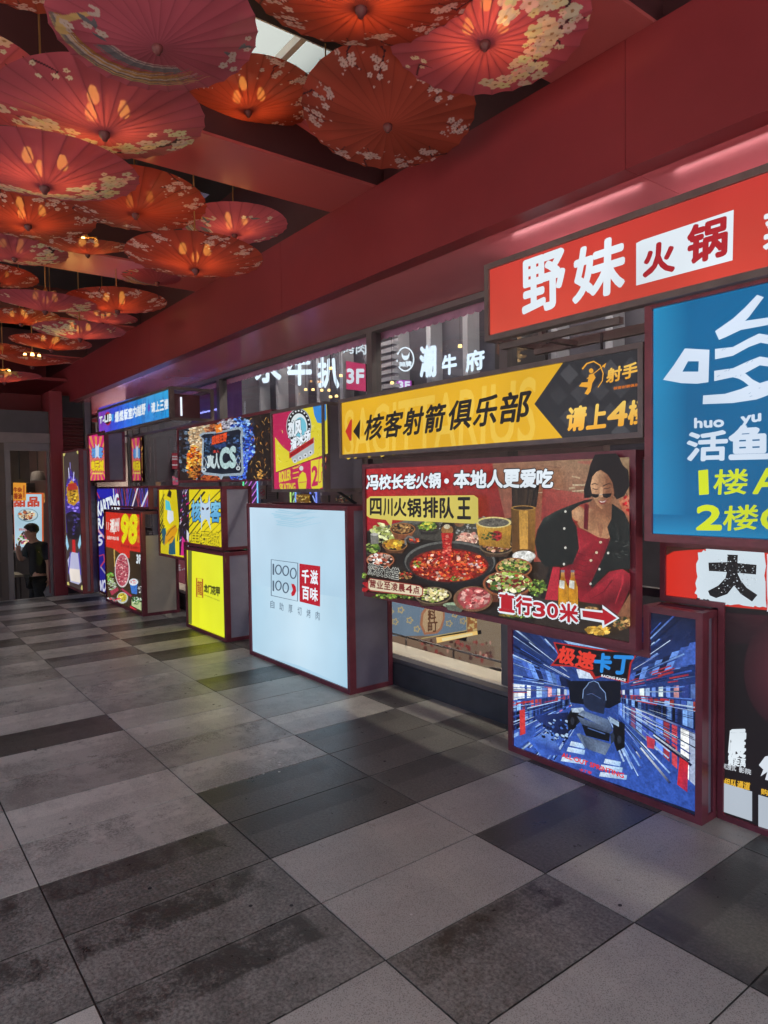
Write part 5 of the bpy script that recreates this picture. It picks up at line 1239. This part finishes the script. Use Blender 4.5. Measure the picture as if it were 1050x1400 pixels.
mb = MB(); mb.lathe((-14.3, 2.05, .191), [(0,0),(.08,0),(.11,.08),(.1,.16),(.03,.19),(0,.19)], 16); tag(mb.build('pot', paint('white_pot', (190,186,180), .3)), 'white pot standing on the small pale table', 'pot')
# glowing panels added to brighten the lower shop
for y, x in ((2.3, -13.8), (2.5, -16), (.5, -14.5)):
    th = thing('ceiling_fill_panel', 'flat fill panel added to light the lower shop beyond the doorway', 'lamp', (x, y, 2.85), 'added fill panels in the lower shop')
    mb = MB(); mb.box((x-.25, y-.25, 2.84), (x+.25, y+.25, 2.86)); mb.build('fill_sheet', glowing('lower_shop_fill', (255, 236, 210), 8), th); mb = MB(); mb.box((x-.27, y-.27, 2.861), (x+.27, y+.27, 2.895)); mb.build('fill_casing', M_alu, th)

# ---------------------------------------------------------------- the person
def skin(name, verts, edges, radii, m, parent, sub=2, root=0):
    me = bpy.data.meshes.new(name); me.from_pydata([Vector(v) for v in verts], edges, []); me.update()
    o = bpy.data.objects.new(name, me); COL.objects.link(o)
    sm = o.modifiers.new('s', 'SKIN'); sm.use_smooth_shade = True; ss = o.modifiers.new('u', 'SUBSURF'); ss.levels = sub; ss.render_levels = sub
    for i, r in enumerate(radii):
        r = r if isinstance(r, tuple) else (r, r); me.skin_vertices[0].data[i].radius = r; me.skin_vertices[0].data[i].use_root = (i == root)
    dg = bpy.context.evaluated_depsgraph_get(); dg.update()
    m2 = bpy.data.meshes.new_from_object(o.evaluated_get(dg)); bpy.data.objects.remove(o); bpy.data.meshes.remove(me)
    m2.materials.clear(); m2.materials.append(m)
    for p in m2.polygons: p.use_smooth = True
    return link(bpy.data.objects.new(name, m2), parent)
PX, PY = -13.0, 2.46
per = thing('person', 'person in black clothes with a hand at the mouth, holding a plastic bag', 'person', (PX, PY, -.73))
M_skin = paint('skin_tone', (176, 134, 110), .5, var=.06); M_tee = paint('black_cotton', (20, 20, 23), .8); M_trou = paint('black_trousers', (22, 22, 24), .8); M_hair = paint('black_hair', (24, 21, 21), .5)
# local frame: camera looks toward -x; the person faces -y (picture left), slightly toward the camera
V = [(0,0,.92),(0,.0,1.08),(0,.01,1.25),(0,.0,1.38),(0,-.03,1.44),(.01,-.06,1.50),(.01,-.085,1.57),(.01,-.085,1.64),   # 0-7 spine, neck, head
     (.12,.06,1.36),(.15,.12,1.12),(.16,.11,.90),(.16,.10,.83),       # 8-11 near arm down
     (-.10,-.07,1.36),(-.08,-.20,1.16),(.02,-.25,1.33),(.02,-.235,1.41), # 12-15 far arm raised to the mouth
     (.09,0,.88),(.10,.02,.50),(.10,.06,.08),(.12,-.06,.03),          # 16-19 near leg
     (-.09,0,.88),(-.10,-.04,.50),(-.10,-.02,.08),(-.09,-.14,.03)]    # 20-23 far leg
E_ = [(0,1),(1,2),(2,3),(3,4),(4,5),(5,6),(6,7),(3,8),(8,9),(9,10),(10,11),(3,12),(12,13),(13,14),(14,15),(0,16),(16,17),(17,18),(18,19),(0,20),(20,21),(21,22),(22,23)]
Rr = [(.14,.1),(.14,.1),(.15,.11),(.13,.09),.055,.055,(.078,.092),(.078,.095),.055,.043,.034,.03,.055,.043,.034,.03,.085,.055,.04,.04,.085,.055,.04,.04]
body = skin('body', V, E_, Rr, M_skin, per)
# face: nose, ears, brow, eyes and lips joined to the head as one small mesh
mb = MB(); mb.tube((.012,-.172,1.60), (.012,-.195,1.565), .01, .017, 8); mb.tube((.012,-.17,1.535), (.012,-.182,1.535), .02, .012, 8)
for s_ in (1, -1): mb.tube((.01+s_*.085,-.075,1.58), (.01+s_*.095,-.07,1.60), .022, .014, 8)
mb.build('face_features', M_skin, body, local=True)
mb = MB()
for s_ in (1, -1): mb.lathe((.012+s_*.034,-.166,1.607), [(0,-.009),(.012,0),(0,.009)], 8)
mb.build('eye', M_hair, body, local=True)
for side, base, dr in (('near', V[11], (0,-.02,-1)), ('far', V[15], (0,.35,.9))):
    d = Vector(dr).normalized(); a = Vector((1,0,0))
    mb = MB(); b_ = Vector(base)
    for k in range(4):
        o0 = b_+a*(k-1.5)*.019; kn = o0+d*.045+Vector((0,-.008,0)); mb.tube(o0, kn, .0095, .009, 7); mb.tube(kn, kn+(d*.03+Vector((0,-.018 if side == 'near' else .01,0))), .009, .007, 7)
    mb.tube(b_-d*.02+Vector((0,-.02,0)), b_+d*.025+Vector((0,-.042,0)), .011, .008, 7)
    mb.build('fingers', M_skin, body, local=True)
shirt = skin('t_shirt', [(0,.005,.86),(0,.005,1.05),(0,.012,1.25),(0,0,1.37),(0,-.02,1.43),(.12,.06,1.37),(.15,.115,1.15),(-.10,-.07,1.37),(-.085,-.17,1.2)], [(0,1),(1,2),(2,3),(3,4),(3,5),(5,6),(3,7),(7,8)],
             [(.175,.135),(.17,.13),(.175,.13),(.15,.11),.07,.085,.075,.085,.075], M_tee, per)
trou = skin('trousers', [(0,0,.9),(.09,0,.84),(.10,.02,.48),(.10,.055,.12),(-.09,0,.84),(-.10,-.04,.48),(-.10,-.025,.12)], [(0,1),(1,2),(2,3),(0,4),(4,5),(5,6)], [(.15,.12),.105,.085,.072,.105,.085,.072], M_trou, per)
# hair cap with a fringe
bm = bmesh.new(); bmesh.ops.create_icosphere(bm, subdivisions=4, radius=1)
for v in bm.verts:
    n = 1+.05*math.sin(v.co.x*19+v.co.z*13)*math.cos(v.co.y*17)+rnd.uniform(-.015,.015)
    v.co = Vector((v.co.x*.088*n, v.co.y*.1*n, v.co.z*.092*n))+Vector((.01,-.068,1.648))
bmesh.ops.delete(bm, geom=[v for v in bm.verts if v.co.z < 1.60+max(0, (-.09-v.co.y))*.9 and v.co.y < -.02 or v.co.z < 1.55], context='VERTS')
me = bpy.data.meshes.new('hair'); bm.to_mesh(me); bm.free(); me.materials.append(M_hair)
for p in me.polygons: p.use_smooth = True
link(bpy.data.objects.new('hair', me), per)
mb = MB(); mb.box((.008,-.155,1.602), (.016,-.152,1.612)); mb.tube((-.02,-.158,1.607), (.05,-.158,1.607), .004, n=6); mb.build('glasses', M_hair, per, local=True)
per.scale = (1.2, 1.2, 1.1)
# clear plastic bag in the near hand
m, t, b = mat('clear_bag_film'); b.inputs['Base Color'].default_value = (.75,.75,.75,1); b.inputs['Roughness'].default_value = .25; b.inputs['Alpha'].default_value = .45
bm = bmesh.new(); bmesh.ops.create_icosphere(bm, subdivisions=3, radius=1)
for v in bm.verts:
    n = 1+.12*math.sin(v.co.x*7+v.co.z*9)+.08*math.cos(v.co.y*11); k = 1-.75*max(0, v.co.z)
    v.co = Vector((v.co.x*.07*n*k, v.co.y*.09*n*k, v.co.z*.14))
me = bpy.data.meshes.new('plastic_bag'); bm.to_mesh(me); bm.free(); me.materials.append(m)
o = link(bpy.data.objects.new('plastic_bag', me)); o.location = (PX+.19, PY+.12, ZL+.74); tag(o, 'clear plastic bag hanging from the hand of the person', 'bag')

# ================================================================== paper umbrellas
DEP = .2; NRIB = 28
def paper_canopy(seed, kind, base):
    g = random.Random(seed); NRD, NTH = 110, 392
    rr = np.linspace(.03, 1, NRD)[:, None]; th = (np.arange(NTH)*2*np.pi/NTH)[None, :]
    ph = (th*NRIB/(2*np.pi)) % 1
    sag = np.abs(np.sin(np.pi*ph))                      # paper sags between the ribs
    rad = rr*(1-.014*sag*rr**3)
    x = rad*np.cos(th); y = rad*np.sin(th); z = DEP*rr**1.12 + .010*sag*rr + .003*np.sin(th*5+seed)*rr
    col = np.ones((NRD, NTH, 3))*np.array(lin(base))
    ns = np.zeros_like(x)
    for f_ in range(7):
        a, b, p = g.uniform(-9, 9), g.uniform(-9, 9), g.uniform(0, 6); ns += np.sin(a*x+b*y+p)
    col *= (1+.05*ns)[..., None]
    col *= (1-.25*np.exp(-((np.minimum(ph, 1-ph))/.05)**2))[..., None]       # darker lines along the ribs
    def put(mask, c, k=1.0):
        m_ = np.clip(mask, 0, 1)[..., None]*k; col[...] = col*(1-m_)+np.array(lin(c))*m_
    def soft(d, w): return np.clip(1.2-d/w, 0, 1)
    def stroke(pts, w0, w1, c, k=1.0):
        n = len(pts)-1
        for i in range(n):
            ax, ay = pts[i]; bx, by = pts[i+1]; dx, dy = bx-ax, by-ay; L2 = dx*dx+dy*dy+1e-9
            t = np.clip(((x-ax)*dx+(y-ay)*dy)/L2, 0, 1); d = np.hypot(x-ax-dx*t, y-ay-dy*t)
            w = w0+(w1-w0)*(i+t)/n; put((d < w)*1.0, c, k)
    def flower(cx, cy, s_, c, heart=(150, 110, 60), line=None):
        dx, dy = x-cx, y-cy; d = np.hypot(dx, dy); m0 = d < s_*1.05
        if not m0.any(): return
        t = np.arctan2(dy, dx)+g.uniform(0, 6.28); pet = s_*(.66+.36*np.abs(np.cos(2.5*t)))
        put((d < pet)*1.0, c)
        if line: put(((d < pet) & (np.abs(np.cos(2.5*t)) < .16))*1.0, line, .7)
        put((d < s_*.2)*1.0, heart, .8)
    def leaf(cx, cy, s_, a, c):
        u = (x-cx)*math.cos(a)+(y-cy)*math.sin(a); v = -(x-cx)*math.sin(a)+(y-cy)*math.cos(a)
        put((np.abs(v) < .32*s_*(1-(u/s_)**2))*(np.abs(u) < s_)*1.0, c)
    CREAM = (226, 214, 190); PINKW = (224, 190, 186); TW = (70, 40, 52)
    pol = lambda r, a: (r*math.cos(a), r*math.sin(a))
    if kind == 'plum':
        arc = [pol(.70+.12*math.sin(k*1.3+seed), -1.5+k*.26) for k in range(11)]; stroke(arc, .035, .014, TW)
        for k in range(9):
            a0 = arc[k+1]; a = g.uniform(0, 6.28); b0 = (a0[0]+.2*math.cos(a), a0[1]+.2*math.sin(a)); stroke([a0, ((a0[0]+b0[0])/2+.03, (a0[1]+b0[1])/2), b0], .014, .006, TW)
            flower(b0[0], b0[1], .04, CREAM)
        for k in range(105):
            p = arc[g.randrange(11)]; q = (p[0]*.95+g.gauss(0, .11), p[1]*.95+g.gauss(0, .11))
            if math.hypot(*q) < .97: flower(q[0], q[1], g.choice((.035, .055, .075, .09)), tuple(v*g.uniform(.9, 1.05) for v in CREAM))
        stroke([pol(.95, 2.3), pol(.8, 2.45), pol(.72, 2.3)], .012, .005, TW)
        for k in range(6): q = pol(g.uniform(.7, .95), 2.4+g.uniform(-.2, .2)); flower(q[0], q[1], .03, CREAM)
    elif kind == 'blossom':
        for k in range(11):
            a = k*.571+g.uniform(-.2, .2); r = g.uniform(.70, .9); c0 = pol(r, a)
            stroke([pol(.99, a+g.uniform(-.2, .2)), pol((r+1)/2, a+.05), c0, pol(r-.14, a+g.uniform(-.15, .15))], .011, .005, TW)
            for j in range(g.choice((5, 7, 9))): flower(c0[0]+g.gauss(0, .065), c0[1]+g.gauss(0, .065), g.uniform(.032, .05), PINKW, (120, 70, 60), (150, 96, 96))
            for j in range(9): flower(c0[0]+g.gauss(0, .11), c0[1]+g.gauss(0, .11), .013, PINKW)
    else:
        GOLD, GOLD2, GREY, PALE = (190, 146, 74), (214, 184, 120), (110, 110, 116), (206, 190, 180)
        # tail feathers sweeping round one side of the rim
        for k in range(150):
            o_ = g.gauss(0, .05); L_ = g.uniform(.55, 1.0); a0 = -.15+g.uniform(-.05, .1); n_ = 9
            P = [pol(.90-.20*math.sin(t_/n_*L_*1.5)+o_*(.5+1.6*t_/n_*L_)-.06*(t_/n_), a0-t_/n_*L_*2.25) for t_ in range(n_+1)]
            stroke(P, g.uniform(.012, .026), .004, g.choice((GOLD, GOLD2, GOLD, GREY, PALE, (150, 100, 50), (176, 110, 60))), .75)
        for k in range(36):
            o_ = g.gauss(0, .04); P = [pol(.55+o_-.1*math.sin(t_*.5), -.5-t_*.33) for t_ in range(6)]
            stroke(P, g.uniform(.01, .02), .004, g.choice((GREY, PALE, (130, 120, 126))), .75)
        stroke([pol(.62, .2), pol(.74, .02), pol(.86, -.12), pol(.9, -.3)], .02, .06, GOLD2); stroke([pol(.62, .2), pol(.56, .26), pol(.58, .36), pol(.64, .34)], .024, .018, PALE)
        for k in range(26):
            q = g.choice((pol(g.uniform(.55, .9), g.uniform(1.2, 2.2)), pol(g.uniform(.5, .85), g.uniform(-.35, .1)), pol(g.uniform(.7, .95), g.uniform(3.0, 3.6))))
            if g.random() < .45: leaf(q[0], q[1], g.uniform(.06, .1), g.uniform(0, 3.1), GREY)
            else: flower(q[0], q[1], g.uniform(.03, .055), PALE)
    # mesh
    idx = np.arange(NRD*NTH).reshape(NRD, NTH)
    a, b = idx[:-1], idx[1:]
    F_ = np.stack([a, b, np.roll(b, -1, 1), np.roll(a, -1, 1)], -1).reshape(-1, 4)
    me = bpy.data.meshes.new('paper_canopy'); me.from_pydata(np.stack([x, y, z], -1).reshape(-1, 3).tolist(), [], F_.tolist())
    at_ = me.color_attributes.new('Col', 'FLOAT_COLOR', 'POINT'); arr = np.ones((NRD*NTH, 4), np.float32); arr[:, :3] = np.clip(col, 0, 1).reshape(-1, 3); at_.data.foreach_set('color', arr.ravel())
    me.polygons.foreach_set('use_smooth', [True]*len(me.polygons)); me.materials.append(M_umb); me.update(); return me
m, t, b = mat('oiled_paper'); t.nodes.remove(b); M_umb = m
at_ = N(t, 'ShaderNodeAttribute', attribute_name='Col')
di = N(t, 'ShaderNodeBsdfPrincipled'); di.inputs['Roughness'].default_value = .55; di.inputs['Specular IOR Level'].default_value = .3
trl = N(t, 'ShaderNodeBsdfTranslucent'); tra = N(t, 'ShaderNodeBsdfTransparent')
tra.inputs[0].default_value = (1, .8, .5, 1)
for q in (di.inputs['Base Color'], trl.inputs[0]): t.links.new(at_.outputs['Color'], q)
m1 = N(t, 'ShaderNodeMixShader'); m1.inputs[0].default_value = .5; m2 = N(t, 'ShaderNodeMixShader'); m2.inputs[0].default_value = .017
t.links.new(di.outputs[0], m1.inputs[1]); t.links.new(trl.outputs[0], m1.inputs[2]); t.links.new(m1.outputs[0], m2.inputs[1]); t.links.new(tra.outputs[0], m2.inputs[2])
t.links.new(m2.outputs[0], t.nodes['Material Output'].inputs[0])
CRIM, ORNG = (184, 90, 106), (174, 74, 58)
CAN = {'plum': [paper_canopy(1, 'plum', CRIM), paper_canopy(2, 'plum', CRIM)], 'blossom': [paper_canopy(3, 'blossom', ORNG), paper_canopy(4, 'blossom', ORNG)],
       'phoenix': [paper_canopy(5, 'phoenix', CRIM), paper_canopy(6, 'phoenix', CRIM)]}
M_wood = paint('dark_red_wood', (72, 24, 24), .5); M_brass = paint('brass_lamp', (150, 116, 70), .35, metal=.7)
BULB = {1: glowing('warm_bulb', (255, 190, 108), 24), 2: glowing('dim_bulb', (255, 186, 106), 9), 0: paint('unlit_bulb', (180, 170, 150), .3)}
def local_mesh(name, fn, mats):
    mb = MB(); fn(mb); o = mb.build(name, mats, local=True); me = o.data; bpy.data.objects.remove(o); return me
def f_ribs(mb):
    for k in range(NRIB):
        a = 2*math.pi*k/NRIB; c, s_ = math.cos(a), math.sin(a)
        mb.tube((.03*c,.03*s_,.018), (.5*c,.5*s_,.014+DEP*.46), .0075, .006, 4, cap=False); mb.tube((.5*c,.5*s_,.014+DEP*.46), (1.005*c,1.005*s_,.008+DEP), .006, .004, 4, cap=False)
def f_hub(mb): mb.lathe((0,0,0), [(0,-.075),(.022,-.072),(.034,-.045),(.05,-.03),(.056,0),(.05,.03),(.05,.07),(.02,.075),(.02,.34),(0,.34)], 16)
def f_lamp(mb):
    mb.lathe((0,0,.34), [(0,0),(.05,.01),(.06,.05),(.03,.09),(.02,.13),(0,.13)], 12)
    for k in range(3):
        a = 2*math.pi*k/3+.4; c, s_ = math.cos(a), math.sin(a); mb.tube((.04*c,.04*s_,.38), (.2*c,.2*s_,.40), .012, n=6); mb.tube((.2*c,.2*s_,.41), (.2*c,.2*s_,.35), .028, .034, 8)
def f_bulb(mb): mb.lathe((0,0,0), [(0,-.16),(.035,-.152),(.056,-.12),(.058,-.09),(.042,-.04),(.03,0)], 12)
def f_rod(mb): mb.tube((0,0,0), (0,0,1), .5, n=8)
ME = {'ribs': local_mesh('rib_frame', f_ribs, M_wood), 'hub': local_mesh('hub', f_hub, M_wood), 'lamp': local_mesh('lamp', f_lamp, M_brass), 'rod': local_mesh('hanging_rod', f_rod, M_brass)}
ME.update({('bulb', k): local_mesh('bulb', f_bulb, BULB[k]) for k in BULB})
# rim centre in the photograph (x, y), half width, design, spin, tilt toward the street, lit, label
UMB = [
 (141,155,136,'plum',0,-1.36,0,1,'large glowing crimson umbrella with white plum blossom band in front of the long cross beam'),
 (213,38,138,'phoenix',0,.1,3,0,'large unlit crimson umbrella with a golden feather tail sweeping across its lower rim'),
 (494,-22,160,'blossom',1,.4,-3,1,'large orange red umbrella cut by the top edge, left of the brightest plum umbrella'),
 (664,34,140,'plum',1,3.3,5,1,'crimson plum blossom umbrella nearest the bare fascia, brightly lit at its hub'),
 (338,133,99,'blossom',0,.9,0,1,'orange red umbrella with dark twigs, half hidden behind the golden tail umbrella'),
 (531,152,119,'blossom',1,1.0,8,0,'unlit orange red umbrella ringed by small pale blossom clusters, below the plum umbrella'),
 (446,176,76,'phoenix',1,0,2,2,'crimson umbrella with a pale gold crane, tucked behind the blossom ringed umbrella'),
 (60,231,124,'plum',1,-1.8,-1.5,1,'crimson umbrella covered in white plum blossom up to its lit hub, at the left edge'),
 (185,275,95,'blossom',0,2.6,3,2,'orange umbrella with gold speckled blossom at its right rim, behind the plum umbrellas'),
 (38,292,88,'blossom',1,.6,3,1,'bright orange umbrella with strong dark rib shadows at the left edge'),
 (320,307,73,'phoenix',0,.6,1,1,'pale crimson umbrella with a white crane, hanging by a rod below the long cross beam'),
 (267,351,92,'blossom',0,2.2,1,1,'red umbrella with a blossom border along its far rim, overlapping a crane umbrella'),
 (214,374,62,'phoenix',1,.5,0,1,'small crane umbrella with golden wings, partly behind the blossom bordered red one'),
 (20,340,68,'plum',0,-2.4,1,2,'dusky crimson umbrella with a plum sprig at its right rim, at the left edge'),
 (-2,377,50,'blossom',1,2.8,2,2,'orange brown umbrella with gold rimmed blossoms, mostly beyond the left edge'),
 (160,412,66,'blossom',1,-.4,1,1,'red umbrella with white blossom along its right rim, beside the fascia'),
 (62,412,68,'plum',1,-2.0,-2,2,'crimson umbrella seen nearly edge on under a brass lamp cluster'),
 (140,433,46,'phoenix',0,.1,-1,1,'pale golden umbrella peeping below the red umbrella beside the fascia'),
 (28,433,50,'blossom',0,1.5,0,1,'glowing orange umbrella under the edge on crimson one'),
 (109,452,59,'plum',0,.2,0,1,'flat crimson umbrella with plum blossom on its left half, lowest by the fascia'),
 (70,468,52,'blossom',1,1.9,0,1,'red umbrella with sparse blossoms just behind the flat plum one'),
 (44,491,50,'blossom',0,-.9,-3,2,'thin looking dark red umbrella seen edge on far down the row'),
 (5,514,47,'phoenix',1,2.0,0,1,'farthest small umbrella with white feathers, lowest at the left edge'),
 (-6,477,46,'blossom',1,3.3,0,2,'dark orange umbrella mostly beyond the left edge above the farthest one'),
 (-46,104,112,'plum',0,.8,3,0,'dim crimson umbrella cut by the left edge beside the dark roof void'),
 (30,-74,128,'blossom',1,.3,3,2,'umbrella of which only a white blossom rim dips in at the top left corner'),
 (119,336,60,'blossom',0,2.9,-6,1,'orange red umbrella seen edge on with its lamp and yellow tassel showing above the rim'),
]
for i, (cx, cy, hw, kind, var, spin, tilt, lit, lab) in enumerate(UMB):
    D = .9; r_ = ray(cx, cy); dpt = lambda D_: D_*F/(2*hw)
    zmax = {1: 3.38, 4: 4.05, 6: 4.1, 8: 3.85, 12: 3.85}.get(i, 3.72)
    while H + r_.z*dpt(D) > zmax and D > .5: D -= .02
    ctr = Vector((0, 0, H)) + r_*dpt(D); Rr_ = D/2
    hd = Vector((ctr.x, ctr.y, 0)).normalized(); ax = Vector((0, 0, 1)).cross(hd)
    # a positive tilt turns the underside toward the viewer's street
    q = Quaternion(ax, R_(tilt*1.6)) @ Quaternion(hd, R_(rnd.uniform(-3, 3)))
    Z = q @ Vector((0, 0, 1)); base = ctr - Z*DEP*Rr_
    root = thing('paper_umbrella', lab, 'umbrella', tuple(base), 'paper umbrellas hung under the canopy')
    root.rotation_mode = 'QUATERNION'; root.rotation_quaternion = q @ Quaternion((0, 0, 1), math.atan2(hd.y, hd.x)-1.5*math.pi+spin); root.scale = (Rr_,)*3
    def child(name, me, parent=root):
        o = bpy.data.objects.new(name, me); COL.objects.link(o); o.parent = parent; return o
    child('paper_canopy', CAN[kind][var]); child('rib_frame', ME['ribs']); child('hub', ME['hub'])
    lp = child('lamp', ME['lamp'])
    for k in range(3):
        a = 2*math.pi*k/3+.4; b = child('bulb', ME[('bulb', lit)], lp); b.location = (.2*math.cos(a), .2*math.sin(a), .352)
    rod = child('hanging_rod', ME['rod']); rod.location = (0, 0, .46)
    rod.rotation_mode = 'QUATERNION'; rod.rotation_quaternion = root.rotation_quaternion.inverted()
    top = base + Z*.46*Rr_; beams = [(-12.1,-11.54),(-9.55,-8.98),(-6.95,-6.38),(-4.38,-3.86),(-2.32,-1.77)]
    zt = ZB+.003 if any(a-.01 < top.x < b_+.01 for a, b_ in beams) else 4.598
    rod.scale = (.010/Rr_, .010/Rr_, max(.05, zt-top.z)/Rr_)
# yellow tassel fan on the edge on umbrella
